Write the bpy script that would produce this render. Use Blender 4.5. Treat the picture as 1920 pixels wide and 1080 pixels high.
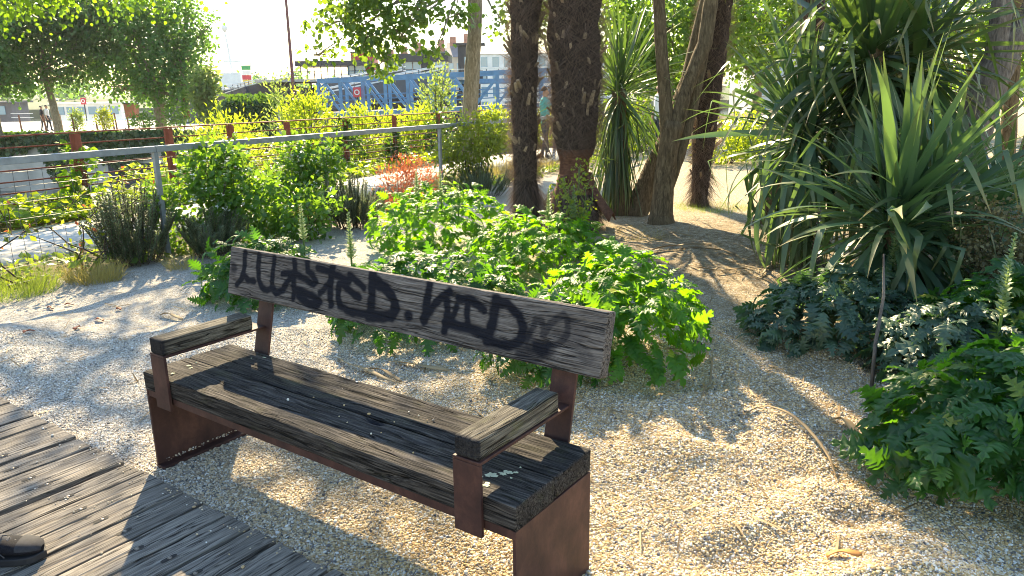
import bpy, math, random
import numpy as np
from mathutils import Matrix, Vector

for o in list(bpy.data.objects): bpy.data.objects.remove(o, do_unlink=True)
SC = bpy.context.scene
COL = SC.collection
R = math.radians
RNG = np.random.default_rng(7)
random.seed(7)

# ------------------------------------------------------------------ camera
cam_d = bpy.data.cameras.new('camera')
cam_d.sensor_width = 36.0
cam_d.lens = 1407.07 / 1920 * 36.0
cam_d.clip_start = 0.05
cam_d.clip_end = 6000
cam = bpy.data.objects.new('camera', cam_d)
COL.objects.link(cam)
_p = R(14.718)
cam.matrix_world = (Matrix.Translation((0, 0, 1.5911)) @ Matrix.Rotation(R(90) - _p, 4, 'X')
                    @ Matrix.Rotation(R(-0.8066), 4, 'Z'))
SC.camera = cam

# ------------------------------------------------------------------ sky and sun
SUN_H = np.array([-0.32, 1.395])            # horizontal direction towards the sun, per metre of height
SUN_EL = math.atan2(1.0, float(np.hypot(*SUN_H)))
SUN_AZ = math.atan2(SUN_H[0], SUN_H[1])
world = bpy.data.worlds.new('World')
SC.world = world
world.use_nodes = True
wn = world.node_tree
sky = wn.nodes.new('ShaderNodeTexSky')
sky.sky_type = 'NISHITA'
sky.sun_disc = False
sky.sun_elevation = SUN_EL
sky.sun_rotation = SUN_AZ
sky.air_density = 1.5
sky.dust_density = 0.3
sky.ozone_density = 2.0
bg = wn.nodes['Background']
bg.inputs['Strength'].default_value = 0.10
wn.links.new(sky.outputs['Color'], bg.inputs['Color'])
sun_d = bpy.data.lights.new('sun', 'SUN')
sun_d.energy = 5.0
sun_d.angle = R(0.55)
sun_d.color = (1.0, 0.81, 0.51)
sun = bpy.data.objects.new('sun', sun_d)
COL.objects.link(sun)
sun.rotation_euler = Vector((-SUN_H[0], -SUN_H[1], -1.0)).to_track_quat('-Z', 'Y').to_euler()

vs = SC.view_settings
vs.view_transform = 'Standard'
vs.look = 'None'
vs.gamma = 1.0
vs.use_curve_mapping = False
vs.exposure = 1.92
SC.cycles.use_denoising = True
SC.cycles.filter_width = 1.0
SC.cycles.max_bounces = 8
SC.cycles.transparent_max_bounces = 16
SC.cycles.sample_clamp_indirect = 6.0

# ------------------------------------------------------------------ numpy noise
def _hash(ix, iy, iz, seed):
    n = (ix * 374761393 + iy * 668265263 + iz * 2147483647 + seed * 974634777) & 0xFFFFFFFF
    n = ((n ^ (n >> 13)) * 1274126177) & 0xFFFFFFFF
    n = n ^ (n >> 16)
    return (n & 0xFFFF) / 65535.0

def vnoise(p, seed=0):
    p = np.asarray(p, float)
    i = np.floor(p).astype(np.int64)
    f = p - i
    f = f * f * (3 - 2 * f)
    out = 0
    for dx in (0, 1):
        for dy in (0, 1):
            for dz in (0, 1):
                w = (f[..., 0] if dx else 1 - f[..., 0]) * (f[..., 1] if dy else 1 - f[..., 1]) * (f[..., 2] if dz else 1 - f[..., 2])
                out = out + w * _hash(i[..., 0] + dx, i[..., 1] + dy, i[..., 2] + dz, seed)
    return out * 2 - 1

def fbm(p, seed=0, oct=3):
    a, s, t = 1.0, 0, np.asarray(p, float)
    for k in range(oct):
        s = s + a * vnoise(t, seed + k)
        t = t * 2.03
        a *= 0.5
    return s

# ------------------------------------------------------------------ material helpers
class NT:
    def __init__(self, name):
        self.m = bpy.data.materials.new(name)
        self.m.use_nodes = True
        self.t = self.m.node_tree
        self.b = self.t.nodes['Principled BSDF']
        self.o = self.t.nodes['Material Output']
    def n(self, kind, **kw):
        nd = self.t.nodes.new('ShaderNode' + kind)
        for k, v in kw.items():
            if k.startswith('i_'):
                nd.inputs[k[2:].replace('_', ' ')].default_value = v
            else:
                setattr(nd, k, v)
        return nd
    def l(self, a, b):
        self.t.links.new(a, b)
    def coord(self, which='Object', scale=(1, 1, 1), off=None):
        tc = self.n('TexCoord')
        mp = self.n('Mapping')
        mp.inputs['Scale'].default_value = scale
        if off: mp.inputs['Location'].default_value = off
        self.l(tc.outputs[which], mp.inputs['Vector'])
        return mp.outputs['Vector']
    def noise(self, vec, scale, detail=4, rough=0.55, dist=0.0):
        nd = self.n('TexNoise')
        nd.inputs['Scale'].default_value = scale
        nd.inputs['Detail'].default_value = detail
        nd.inputs['Roughness'].default_value = rough
        nd.inputs['Distortion'].default_value = dist
        if vec is not None: self.l(vec, nd.inputs['Vector'])
        return nd.outputs['Fac']
    def ramp(self, fac, stops, interp='LINEAR'):
        nd = self.n('ValToRGB')
        cr = nd.color_ramp
        cr.interpolation = interp
        while len(cr.elements) < len(stops): cr.elements.new(0.5)
        for e, (p, c) in zip(cr.elements, stops):
            e.position = p
            e.color = (*c, 1) if len(c) == 3 else c
        self.l(fac, nd.inputs['Fac'])
        return nd.outputs['Color']
    def math(self, op, a, b=None, clamp=False):
        nd = self.n('Math', operation=op, use_clamp=clamp)
        for k, v in enumerate((a, b)):
            if v is None: continue
            if isinstance(v, (int, float)): nd.inputs[k].default_value = v
            else: self.l(v, nd.inputs[k])
        return nd.outputs[0]
    def mix(self, fac, a, b, mode='MIX'):
        nd = self.n('Mix', data_type='RGBA', blend_type=mode)
        for s, v in ((nd.inputs[0], fac), (nd.inputs[6], a), (nd.inputs[7], b)):
            if isinstance(v, (int, float)): s.default_value = v
            elif isinstance(v, tuple): s.default_value = (*v, 1) if len(v) == 3 else v
            else: self.l(v, s)
        return nd.outputs[2]
    def bump(self, h, strength=0.5, dist=0.01, prev=None):
        nd = self.n('Bump')
        nd.inputs['Strength'].default_value = strength
        nd.inputs['Distance'].default_value = dist
        self.l(h, nd.inputs['Height'])
        if prev is not None: self.l(prev, nd.inputs['Normal'])
        return nd.outputs['Normal']
    def base(self, c):
        if isinstance(c, tuple): self.b.inputs['Base Color'].default_value = (*c, 1)
        else: self.l(c, self.b.inputs['Base Color'])
    def set(self, **kw):
        for k, v in kw.items():
            s = self.b.inputs[k.replace('_', ' ')]
            if isinstance(v, (int, float)): s.default_value = v
            else: self.l(v, s)
    def rnd(self):
        at = self.n('Attribute', attribute_name='rnd')
        oi = self.n('ObjectInfo')
        s = self.math('ADD', at.outputs['Fac'], oi.outputs['Random'])
        return self.math('FRACT', s)

MATS = {}
def simple(name, col, rough=0.6, metal=0.0, var=0.12, scale=6.0, bump=0.0, spec=0.5):
    n = NT(name)
    v = n.noise(n.coord('Object'), scale, 5)
    d = tuple(c * (1 - var * 2) for c in col)
    u = tuple(min(1, c * (1 + var)) for c in col)
    n.base(n.ramp(v, [(0.3, d), (0.7, u)]))
    n.set(Roughness=rough, Metallic=metal, Specular_IOR_Level=spec)
    if bump: n.l(n.bump(v, bump, 0.01), n.b.inputs['Normal'])
    MATS[name] = n.m
    return n.m

def leafmat(name, dark, light, trans, tw=0.45, rough=0.42, tip=None, spec=0.5, old=None):
    n = NT(name)
    r = n.rnd()
    nz = n.noise(n.coord('Object'), 9.0, 2)
    fac = n.math('ADD', n.math('MULTIPLY', r, 0.75), n.math('MULTIPLY', nz, 0.3))
    c = n.ramp(fac, [(0.1, dark), (0.9, light)])
    if old is not None:
        c = n.mix(n.ramp(r, [(0.93, (0, 0, 0)), (0.965, (0.85, 0.85, 0.85))]), c, old)
    if tip is not None:
        at = n.n('Attribute', attribute_name='tip')
        c = n.mix(n.math('POWER', at.outputs['Fac'], 6.0), c, tip)
    n.base(c)
    n.set(Roughness=rough, Specular_IOR_Level=spec)
    tr = n.n('BsdfTranslucent')
    n.l(n.ramp(fac, [(0.0, tuple(x * 0.65 for x in trans)), (1.0, trans)]), tr.inputs['Color'])
    ms = n.n('MixShader')
    ms.inputs[0].default_value = tw
    n.l(n.b.outputs[0], ms.inputs[1])
    n.l(tr.outputs[0], ms.inputs[2])
    n.l(ms.outputs[0], n.o.inputs['Surface'])
    MATS[name] = n.m
    return n.m

# ------------------------------------------------------------------ mesh helpers
def link(o, parent=None):
    COL.objects.link(o)
    if parent is not None: o.parent = parent
    return o

def tag(o, label=None, cat=None, group=None, kind=None):
    if label: o['label'] = label
    if cat: o['category'] = cat
    if group: o['group'] = group
    if kind: o['kind'] = kind
    return o

def empty(name, loc, label, cat, rz=0.0, group=None):
    o = bpy.data.objects.new(name, None)
    o.empty_display_size = 0.1
    o.location = loc
    o.rotation_euler = (0, 0, rz)
    link(o)
    return tag(o, label, cat, group)

def npmesh(name, V, F, mat=None, smooth=False, attrs=None):
    """V (n,3), F (m,k) array of equal-size faces"""
    V = np.ascontiguousarray(V, np.float32)
    F = np.asarray(F, np.int32)
    m, k = F.shape
    me = bpy.data.meshes.new(name)
    me.vertices.add(len(V)); me.vertices.foreach_set('co', V.ravel())
    me.loops.add(m * k); me.loops.foreach_set('vertex_index', F.ravel())
    me.polygons.add(m)
    me.polygons.foreach_set('loop_start', np.arange(0, m * k, k, dtype=np.int32))
    if smooth: me.polygons.foreach_set('use_smooth', np.ones(m, bool))
    for an, (dom, val) in (attrs or {}).items():
        a = me.attributes.new(an, 'FLOAT', dom)
        a.data.foreach_set('value', np.ascontiguousarray(val, np.float32))
    me.update(calc_edges=True)
    me.validate()
    if mat: me.materials.append(MATS[mat] if isinstance(mat, str) else mat)
    return me

class MB:
    """collects boxes, prisms and tubes into one mesh"""
    def __init__(self): self.v = []; self.f = []
    def add(self, V, F):
        b = len(self.v)
        self.v += [tuple(map(float, q)) for q in V]
        self.f += [tuple(b + i for i in q) for q in F]
        return self
    def box(self, x0, x1, y0, y1, z0, z1):
        V = [(x0, y0, z0), (x1, y0, z0), (x1, y1, z0), (x0, y1, z0), (x0, y0, z1), (x1, y0, z1), (x1, y1, z1), (x0, y1, z1)]
        return self.add(V, [(3, 2, 1, 0), (4, 5, 6, 7), (0, 1, 5, 4), (1, 2, 6, 5), (2, 3, 7, 6), (3, 0, 4, 7)])
    def prism(self, poly, ax0, ax1, axis='x'):
        """extrude polygon (list of 2-tuples) along axis"""
        n = len(poly)
        def mk(t, q):
            return {'x': (t, q[0], q[1]), 'y': (q[0], t, q[1]), 'z': (q[0], q[1], t)}[axis]
        V = [mk(ax0, q) for q in poly] + [mk(ax1, q) for q in poly]
        F = [tuple(range(n - 1, -1, -1)), tuple(range(n, 2 * n))] + [(i, (i + 1) % n, n + (i + 1) % n, n + i) for i in range(n)]
        return self.add(V, F)
    def beam(self, a, b, w, h, up=(0, 0, 1)):
        a, b = Vector(a), Vector(b)
        d = (b - a).normalized()
        s = d.cross(Vector(up))
        if s.length < 1e-4: s = d.cross(Vector((1, 0, 0)))
        s.normalize()
        u = s.cross(d)
        V = [p + s * (w / 2 * i) + u * (h / 2 * j) for p in (a, b) for i, j in ((-1, -1), (1, -1), (1, 1), (-1, 1))]
        return self.add(V, [(0, 1, 2, 3), (7, 6, 5, 4), (0, 4, 5, 1), (1, 5, 6, 2), (2, 6, 7, 3), (3, 7, 4, 0)])
    def tube(self, pts, rad, seg=8, cap=True, rough=0.0, seed=0):
        pts = [Vector(p) for p in pts]
        n = len(pts)
        if isinstance(rad, (int, float)): rad = [rad] * n
        rr = random.Random(seed)
        V = []
        prev = None
        for i, p in enumerate(pts):
            d = (pts[min(i + 1, n - 1)] - pts[max(i - 1, 0)]).normalized()
            if prev is None:
                ref = Vector((0, 0, 1)) if abs(d.z) < 0.9 else Vector((1, 0, 0))
                s = d.cross(ref).normalized()
            else:
                s = (prev - d * prev.dot(d)).normalized()
            prev = s
            u = d.cross(s)
            for k in range(seg):
                a = 2 * math.pi * k / seg
                r = rad[i] * (1 + rough * (rr.random() - 0.5) * 2)
                V.append(p + s * (r * math.cos(a)) + u * (r * math.sin(a)))
        F = [(i * seg + k, i * seg + (k + 1) % seg, (i + 1) * seg + (k + 1) % seg, (i + 1) * seg + k) for i in range(n - 1) for k in range(seg)]
        if cap:
            F += [tuple(range(seg - 1, -1, -1)), tuple(range((n - 1) * seg, n * seg))]
        return self.add(V, F)
    def mesh(self, name, mat, smooth=False, bevel=0.0):
        me = bpy.data.meshes.new(name)
        me.from_pydata(self.v, [], self.f)
        me.validate()
        if smooth: me.polygons.foreach_set('use_smooth', np.ones(len(me.polygons), bool))
        me.materials.append(MATS[mat] if isinstance(mat, str) else mat)
        me.update()
        return me
    def build(self, name, mat, parent=None, smooth=False, bevel=0.0):
        o = bpy.data.objects.new(name, self.mesh(name, mat, smooth))
        link(o, parent)
        if bevel:
            b = o.modifiers.new('bevel', 'BEVEL'); b.width = bevel; b.segments = 2; b.limit_method = 'ANGLE'
        return o

def norm(a): return a / np.maximum(np.linalg.norm(a, axis=-1, keepdims=True), 1e-9)

def frames(D, U):
    """rows -> rotation matrices with columns x,y,z ; y along D, z near U"""
    y = norm(np.asarray(D, float))
    x = np.cross(y, U)
    bad = np.linalg.norm(x, axis=1) < 1e-4
    if bad.any(): x[bad] = np.cross(y[bad], np.array([0.3, 0.9, 0.2]))
    x = norm(x)
    z = np.cross(x, y)
    return np.stack([x, y, z], axis=2)

def scatter(name, tmpl, P, D, U, S, mat, parent=None, rnd=None, kind=None, smooth=False):
    """one mesh of many copies of a template (V,F)"""
    V0, F0 = tmpl
    V0 = np.asarray(V0, float); F0 = np.asarray(F0, np.int64)
    N = len(P)
    S = np.asarray(S, float)
    if S.ndim == 1: S = np.repeat(S[:, None], 3, 1)
    M = frames(D, U)
    W = np.einsum('nij,nkj->nki', M, V0[None] * S[:, None, :]) + np.asarray(P)[:, None, :]
    F = (F0[None] + (np.arange(N) * len(V0))[:, None, None]).reshape(-1, F0.shape[1])
    if rnd is None: rnd = RNG.random(N)
    me = npmesh(name, W.reshape(-1, 3), F, mat, smooth, {'rnd': ('FACE', np.repeat(rnd, len(F0)))})
    o = bpy.data.objects.new(name, me)
    link(o, parent)
    if kind: o['kind'] = kind
    return o

def scatter_objs(name, meshes, P, D, U, S, parent, first=None):
    """each copy an object of its own sharing mesh data"""
    M = frames(D, U)
    S = np.asarray(S, float)
    if S.ndim == 1: S = np.repeat(S[:, None], 3, 1)
    out = []
    for i in range(len(P)):
        o = bpy.data.objects.new(name, meshes[i % len(meshes)] if not isinstance(first, (list, np.ndarray)) else meshes[first[i]])
        m = M[i] * S[i][None, :]
        o.matrix_basis = Matrix([[*m[0], P[i][0]], [*m[1], P[i][1]], [*m[2], P[i][2]], [0, 0, 0, 1]])
        COL.objects.link(o)
        o.parent = parent
        out.append(o)
    return out

def rand_unit(n):
    v = RNG.normal(size=(n, 3))
    return norm(v)

# small leaf templates: +Y along the leaf, +Z its upper face
LEAF4 = (np.array([(0, 0, 0), (-.30, .42, .07), (0, .45, -.03), (.30, .42, .07), (0, 1.0, -.10)]), np.array([(0, 2, 1), (0, 3, 2), (1, 2, 4), (2, 3, 4)]))
LEAF6 = (np.array([(0, 0, 0), (-.34, .22, .06), (-.42, .55, .05), (0, 1.0, -.14), (.42, .55, .05), (.34, .22, .06), (0, .5, -.04)]),
         np.array([(0, 6, 1), (1, 6, 2), (2, 6, 3), (3, 6, 4), (4, 6, 5), (5, 6, 0)]))
NARROW = (np.array([(0, 0, 0), (-.09, .45, .02), (.09, .45, .02), (0, 1, -.12)]), np.array([(0, 2, 1), (1, 2, 3)]))
BLADE = (np.array([(-.02, 0, 0), (.02, 0, 0), (-.016, .5, .03), (.016, .5, .03), (0, 1, -.1)]), np.array([(0, 1, 3), (0, 3, 2), (2, 3, 4)]))
# ------------------------------------------------------------------ materials
def wood_mat(name, dark, mid, light, gscale=1.0, bumpd=0.004, moss=0.0, ribs=0.0):
    n = NT(name)
    oi = n.n('ObjectInfo')
    tc = n.n('TexCoord')
    off = n.n('VectorMath', operation='ADD')
    cx = n.n('CombineXYZ')
    n.l(n.math('MULTIPLY', oi.outputs['Random'], 37.0), cx.inputs[0])
    n.l(n.math('MULTIPLY', oi.outputs['Random'], 11.0), cx.inputs[1])
    n.l(tc.outputs['Object'], off.inputs[0]); n.l(cx.outputs[0], off.inputs[1])
    def mp(s):
        m = n.n('Mapping'); m.inputs['Scale'].default_value = s
        n.l(off.outputs[0], m.inputs['Vector']); return m.outputs['Vector']
    wn_ = n.noise(mp((1.7, 7, 7)), 1.0, 2)
    wa = n.n('VectorMath', operation='ADD'); wc = n.n('CombineXYZ')
    wv_ = n.math('MULTIPLY', n.math('SUBTRACT', wn_, 0.5), 0.05)
    n.l(wv_, wc.inputs[1]); n.l(wv_, wc.inputs[2])
    n.l(off.outputs[0], wa.inputs[0]); n.l(wc.outputs[0], wa.inputs[1])
    def mw(s):
        m = n.n('Mapping'); m.inputs['Scale'].default_value = s
        n.l(wa.outputs[0], m.inputs['Vector']); return m.outputs['Vector']
    g1 = n.noise(mw((3.0 * gscale, 60 * gscale, 60 * gscale)), 2.2, 6, 0.68, 0.3)
    g2 = n.noise(mw((5.0 * gscale, 170 * gscale, 170 * gscale)), 1.5, 3, 0.6, 0.2)
    g3 = n.noise(mw((1.2 * gscale, 42 * gscale, 42 * gscale)), 1.1, 2, 0.5, 0.2)
    crk = n.ramp(n.math('ABSOLUTE', n.math('SUBTRACT', g3, 0.5)), [(0.004, (1, 1, 1)), (0.022, (0, 0, 0))])
    bl = n.noise(mp((2.2, 5, 5)), 1.3, 4, 0.6, 0.4)
    c = n.ramp(g1, [(0.30, dark), (0.47, mid), (0.68, light)])
    c = n.mix(n.math('MULTIPLY', n.ramp(g2, [(0.38, (1, 1, 1)), (0.50, (0, 0, 0))]), 0.6), c, tuple(x * 0.35 for x in dark))
    c = n.mix(n.math('MULTIPLY', crk, 0.9), c, tuple(x * 0.15 for x in dark))
    c = n.mix(n.ramp(bl, [(0.35, (0.85, 0.85, 0.85)), (0.62, (0, 0, 0))]), c, n.mix(0.55, c, tuple(x * 0.8 for x in dark)))
    if moss:
        ms = n.noise(mp((4, 9, 9)), 1.7, 5, 0.65)
        c = n.mix(n.ramp(ms, [(0.55, (0, 0, 0)), (0.70, (moss, moss, moss))]), c, (0.13, 0.14, 0.035))
    at = n.n('Attribute', attribute_name='paint')
    pn = n.math('MULTIPLY', at.outputs['Fac'], n.ramp(g2, [(0.25, (0.86, 0.86, 0.86)), (0.5, (1, 1, 1))]))
    c = n.mix(pn, c, (0.010, 0.011, 0.017))
    n.base(c)
    n.set(Roughness=0.85, Specular_IOR_Level=0.12)
    h = n.math('SUBTRACT', n.math('ADD', n.math('MULTIPLY', g1, 0.7), g2), n.math('MULTIPLY', crk, 1.2))
    if ribs:
        wv = n.n('TexWave', wave_type='BANDS', bands_direction='Y')
        wv.inputs['Scale'].default_value = ribs
        wv.inputs['Distortion'].default_value = 0.6
        n.l(mp((0.15, 1, 1)), wv.inputs['Vector'])
        h = n.math('ADD', h, n.math('MULTIPLY', wv.outputs['Fac'], 0.55))
    n.l(n.bump(h, 0.9, bumpd), n.b.inputs['Normal'])
    MATS[name] = n.m

wood_mat('wood_back', (0.060, 0.052, 0.048), (0.145, 0.128, 0.119), (0.25, 0.228, 0.21))
wood_mat('wood_seat', (0.014, 0.0125, 0.012), (0.052, 0.046, 0.043), (0.145, 0.130, 0.118), bumpd=0.006, moss=0.12)
wood_mat('wood_arm', (0.036, 0.032, 0.026), (0.12, 0.108, 0.088), (0.29, 0.265, 0.22), moss=0.35)
wood_mat('wood_deck', (0.11, 0.097, 0.085), (0.235, 0.21, 0.182), (0.36, 0.325, 0.28), bumpd=0.002, ribs=26)

def corten(name, a, b, c):
    n = NT(name)
    v = n.noise(n.coord('Object', (1.2, 1.2, .8)), 7, 8, 0.72, 0.2)
    v2 = n.noise(n.coord('Object'), 90, 3)
    col = n.ramp(v, [(0.3, a), (0.52, b), (0.75, c)])
    col = n.mix(n.math('MULTIPLY', v2, 0.35), col, a)
    n.base(col); n.set(Roughness=0.62, Metallic=0.0, Specular_IOR_Level=0.35)
    n.l(n.bump(v2, 0.25, 0.002), n.b.inputs['Normal'])
    MATS[name] = n.m
corten('corten', (0.022, 0.009, 0.009), (0.058, 0.024, 0.020), (0.13, 0.058, 0.042))
corten('rust_post', (0.12, 0.03, 0.018), (0.22, 0.055, 0.030), (0.30, 0.09, 0.045))

def gravel_ground():
    n = NT('gravel_ground')
    v = n.coord('Object')
    vo = n.n('TexVoronoi'); vo.inputs['Scale'].default_value = 120; n.l(v, vo.inputs['Vector'])
    vo2 = n.n('TexVoronoi'); vo2.inputs['Scale'].default_value = 41; n.l(v, vo2.inputs['Vector'])
    sp = n.n('SeparateColor'); n.l(vo.outputs['Color'], sp.inputs[0])
    c = n.ramp(sp.outputs[0], [(0.0, (0.16, 0.15, 0.15)), (0.2, (0.40, 0.29, 0.15)), (0.5, (0.55, 0.43, 0.25)), (0.8, (0.64, 0.55, 0.40)), (1.0, (0.74, 0.72, 0.68))])
    big = n.noise(v, 0.9, 4, 0.6)
    c = n.mix(n.ramp(big, [(0.45, (0, 0, 0)), (0.75, (0.5, 0.5, 0.5))]), c, n.mix(0.6, c, (0.36, 0.29, 0.19)))
    c = n.mix(n.math('MULTIPLY', n.ramp(vo.outputs['Distance'], [(0.30, (0, 0, 0)), (0.75, (1, 1, 1))]), 0.45), c, (0.16, 0.14, 0.11))
    sx = n.n('SeparateXYZ'); n.l(v, sx.inputs[0])
    lf = n.ramp(n.math('ADD', n.math('MULTIPLY', sx.outputs[0], -0.28), n.math('MULTIPLY', sx.outputs[1], 0.06)), [(0.25, (0, 0, 0)), (0.75, (0.7, 0.7, 0.7))])
    hsv = n.n('HueSaturation'); hsv.inputs['Saturation'].default_value = 0.25; hsv.inputs['Value'].default_value = 0.95
    n.l(c, hsv.inputs['Color'])
    c = n.mix(lf, c, hsv.outputs[0])  # greyer towards the left: the cool shade there is put into the colour
    at = n.n('Attribute', attribute_name='soil')
    sn = n.noise(v, 5.0, 6, 0.65)
    soil = n.ramp(sn, [(0.3, (0.07, 0.055, 0.03)), (0.6, (0.17, 0.14, 0.07)), (0.8, (0.12, 0.15, 0.045))])
    c = n.mix(at.outputs['Fac'], c, soil)
    lt = n.n('Attribute', attribute_name='litter')
    ln = n.noise(v, 14.0, 5, 0.7)
    c = n.mix(n.math('MULTIPLY', lt.outputs['Fac'], n.ramp(ln, [(0.36, (0, 0, 0)), (0.6, (0.9, 0.9, 0.9))])), c, (0.15, 0.105, 0.055))
    n.base(c)
    n.set(Roughness=0.9, Specular_IOR_Level=0.2)
    h = n.math('ADD', n.math('MULTIPLY', vo.outputs['Distance'], -1.0), n.math('MULTIPLY', vo2.outputs['Distance'], -0.6))
    n.l(n.bump(h, 0.9, 0.012), n.b.inputs['Normal'])
    MATS['gravel_ground'] = n.m
gravel_ground()

def pebble():
    n = NT('pebble')
    oi = n.n('ObjectInfo')
    c = n.ramp(oi.outputs['Random'], [(0.0, (0.07, 0.07, 0.08)), (0.08, (0.20, 0.19, 0.19)), (0.2, (0.42, 0.27, 0.11)), (0.45, (0.59, 0.42, 0.19)), (0.7, (0.67, 0.53, 0.32)), (0.88, (0.70, 0.66, 0.58)), (1.0, (0.80, 0.79, 0.77))])
    sx = n.n('SeparateXYZ'); n.l(oi.outputs['Location'], sx.inputs[0])
    lf = n.ramp(n.math('ADD', n.math('MULTIPLY', sx.outputs[0], -0.28), n.math('MULTIPLY', sx.outputs[1], 0.06)), [(0.25, (0, 0, 0)), (0.75, (0.7, 0.7, 0.7))])
    hsv = n.n('HueSaturation'); hsv.inputs['Saturation'].default_value = 0.25; hsv.inputs['Value'].default_value = 0.95
    n.l(c, hsv.inputs['Color'])
    c = n.mix(lf, c, hsv.outputs[0])  # pebbles lose tan to the left, cool shade painted into them
    n.base(c); n.set(Roughness=0.7, Specular_IOR_Level=0.35)
    MATS['pebble'] = n.m
pebble()

simple('concrete_path', (0.50, 0.47, 0.42), 0.9, 0, 0.10, 3.0, 0.3)
simple('concrete_wall', (0.46, 0.44, 0.41), 0.9, 0, 0.25, 0.35, 0.3)
simple('quay_pave', (0.48, 0.45, 0.40), 0.9, 0, 0.12, 0.6)
simple('galv', (0.24, 0.27, 0.30), 0.48, 0.35, 0.12, 14.0)
simple('wire', (0.12, 0.12, 0.12), 0.5, 0.6, 0.1, 9)
simple('lichen', (0.55, 0.58, 0.42), 0.95, 0, 0.15, 60)
simple('hole_shade', (0.025, 0.022, 0.02), 0.9, 0, 0.2, 60)
simple('bolt', (0.22, 0.19, 0.16), 0.45, 0.8, 0.2, 60)

# ------------------------------------------------------------------ the ground
def off_along(x, y):
    return (x + 3.5) * -0.866 + (y - 7.5) * 0.5, (x + 3.5) * 0.5 + (y - 7.5) * 0.866

BA = np.array([0.81449, -0.58018]); BB = np.array([0.58018, 0.81449]); BO = np.array([-1.5878, 3.0262])

def sstep(a, b, x):
    t = np.clip((x - a) / (b - a), 0, 1)
    return t * t * (3 - 2 * t)

def height(x, y):
    x = np.asarray(x, float); y = np.asarray(y, float)
    o, s = off_along(x, y)
    P = np.stack([x, y, np.zeros_like(x)], -1)
    rel_a = (x - BO[0]) * BA[0] + (y - BO[1]) * BA[1]
    rel_b = (x - BO[0]) * BB[0] + (y - BO[1]) * BB[1]
    dune = 0.050 * fbm(P * np.array([1.5, 2.3, 1]), 3, 2) + 0.030 * vnoise(P * 4.7, 9) + 0.008 * vnoise(P * 13, 12)
    rid = 0.038 * (1 - 2 * np.abs(vnoise(P * np.array([2.1, 3.4, 1]) + 5.3, 41))) * sstep(0.25, 0.8, x) * (1 - sstep(3.6, 5.0, y))
    # trodden heaps are strongest to the right of the bench
    amp = 0.40 + 0.80 * sstep(0.2, 1.0, x) * (1 - sstep(4.5, 7.0, y))
    flat = 1 - sstep(-0.15, 0.05, o - 0.2)
    nb = sstep(0.25, 0.6, np.maximum(np.abs(rel_a - 0.97) - 0.95, 0) + np.maximum(np.abs(rel_b - 0.2) - 0.25, 0))
    deck = sstep(-0.12, 0.10, rel_b + 0.06)
    z = (dune * amp + rid) * flat * (0.25 + 0.75 * nb) * deck - 0.16 * (1 - sstep(-0.14, -0.09, rel_b + 0.02))
    z = z + 0.10 * np.exp(-((x - 0.55) ** 2 + (y - 4.0) ** 2) / 0.35) * flat * deck * nb
    z = z - 4.8 * sstep(5.0, 13.0, o)
    return z

def axis(lo, a, b, hi, fine, ncoarse):
    left = a - (a - lo) * (np.linspace(1, 0, ncoarse, endpoint=False) ** 1.8)
    mid = np.arange(a, b, fine)
    right = b + (hi - b) * (np.linspace(0, 1, ncoarse) ** 1.8)
    return np.concatenate([left, mid, right])

gx = axis(-70, -4.2, 4.6, 90, 0.032, 46)
gy = axis(-12, 1.6, 8.5, 90, 0.032, 52)
GX, GY = np.meshgrid(gx, gy)
GZ = height(GX, GY)
nx_, ny_ = len(gx), len(gy)
idx = np.arange(nx_ * ny_).reshape(ny_, nx_)
F = np.stack([idx[:-1, :-1], idx[:-1, 1:], idx[1:, 1:], idx[1:, :-1]], -1).reshape(-1, 4)
oo, ss = off_along(GX, GY)
soil = sstep(-0.15, 0.15, oo + 0.15 * vnoise(np.stack([GX, GY, GX * 0], -1) * 3, 5))
litter = np.clip(1.3 * np.exp(-((GX - 2.3) ** 2 / 3.4 + (GY - 7.4) ** 2 / 4.0)), 0, 1)
gme = npmesh('ground', np.stack([GX, GY, GZ], -1).reshape(-1, 3), F, 'gravel_ground', True,
             {'soil': ('POINT', soil.ravel()), 'litter': ('POINT', litter.ravel())})
ground = bpy.data.objects.new('ground', gme)
tag(link(ground), 'pale gravel ground around the bench and trees', kind='structure')

# loose pebbles lying on the gravel sheet close to the camera
def ab_of(x, y):
    return (x - BO[0]) * BA[0] + (y - BO[1]) * BA[1], (x - BO[0]) * BB[0] + (y - BO[1]) * BB[1]

def pebble_points(n):
    # even per picture area: more per square metre near the camera
    y = 2.05 + (5.0 - 2.05) * RNG.random(n) ** 1.5
    x = (RNG.random(n) * 2 - 1) * (0.74 * y + 0.15)
    a, b = ab_of(x, y)
    k = (b > -0.10)
    return x[k], y[k]
px, py = pebble_points(270000)
pz = height(px, py)
pts = np.stack([px, py, pz + RNG.uniform(-0.002, 0.004, len(px))], -1)
# a few on the seat, the boards and the bench feet
def on_bench(n, a0, a1, b0, b1, z):
    a = RNG.uniform(a0, a1, n); b = RNG.uniform(b0, b1, n)
    q = BO[None] + a[:, None] * BA[None] + b[:, None] * BB[None]
    return np.stack([q[:, 0], q[:, 1], np.full(n, z)], -1)
pts = np.concatenate([pts, on_bench(18, 0.3, 1.6, 0.05, 0.42, 0.4525), on_bench(90, -0.8, 1.25, -0.15, -0.10, 0.037),
                      on_bench(40, -0.6, 1.2, -0.5, -0.16, 0.037), on_bench(60, 0.012, 0.04, 0.03, 0.40, 0.026)])
pm = bpy.data.meshes.new('gravel')
pm.vertices.add(len(pts)); pm.vertices.foreach_set('co', pts.astype(np.float32).ravel())
po = bpy.data.objects.new('gravel', pm)
tag(link(po), 'loose cream and grey pebbles covering the ground', kind='stuff')
ng = bpy.data.node_groups.new('pebbles', 'GeometryNodeTree')
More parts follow.
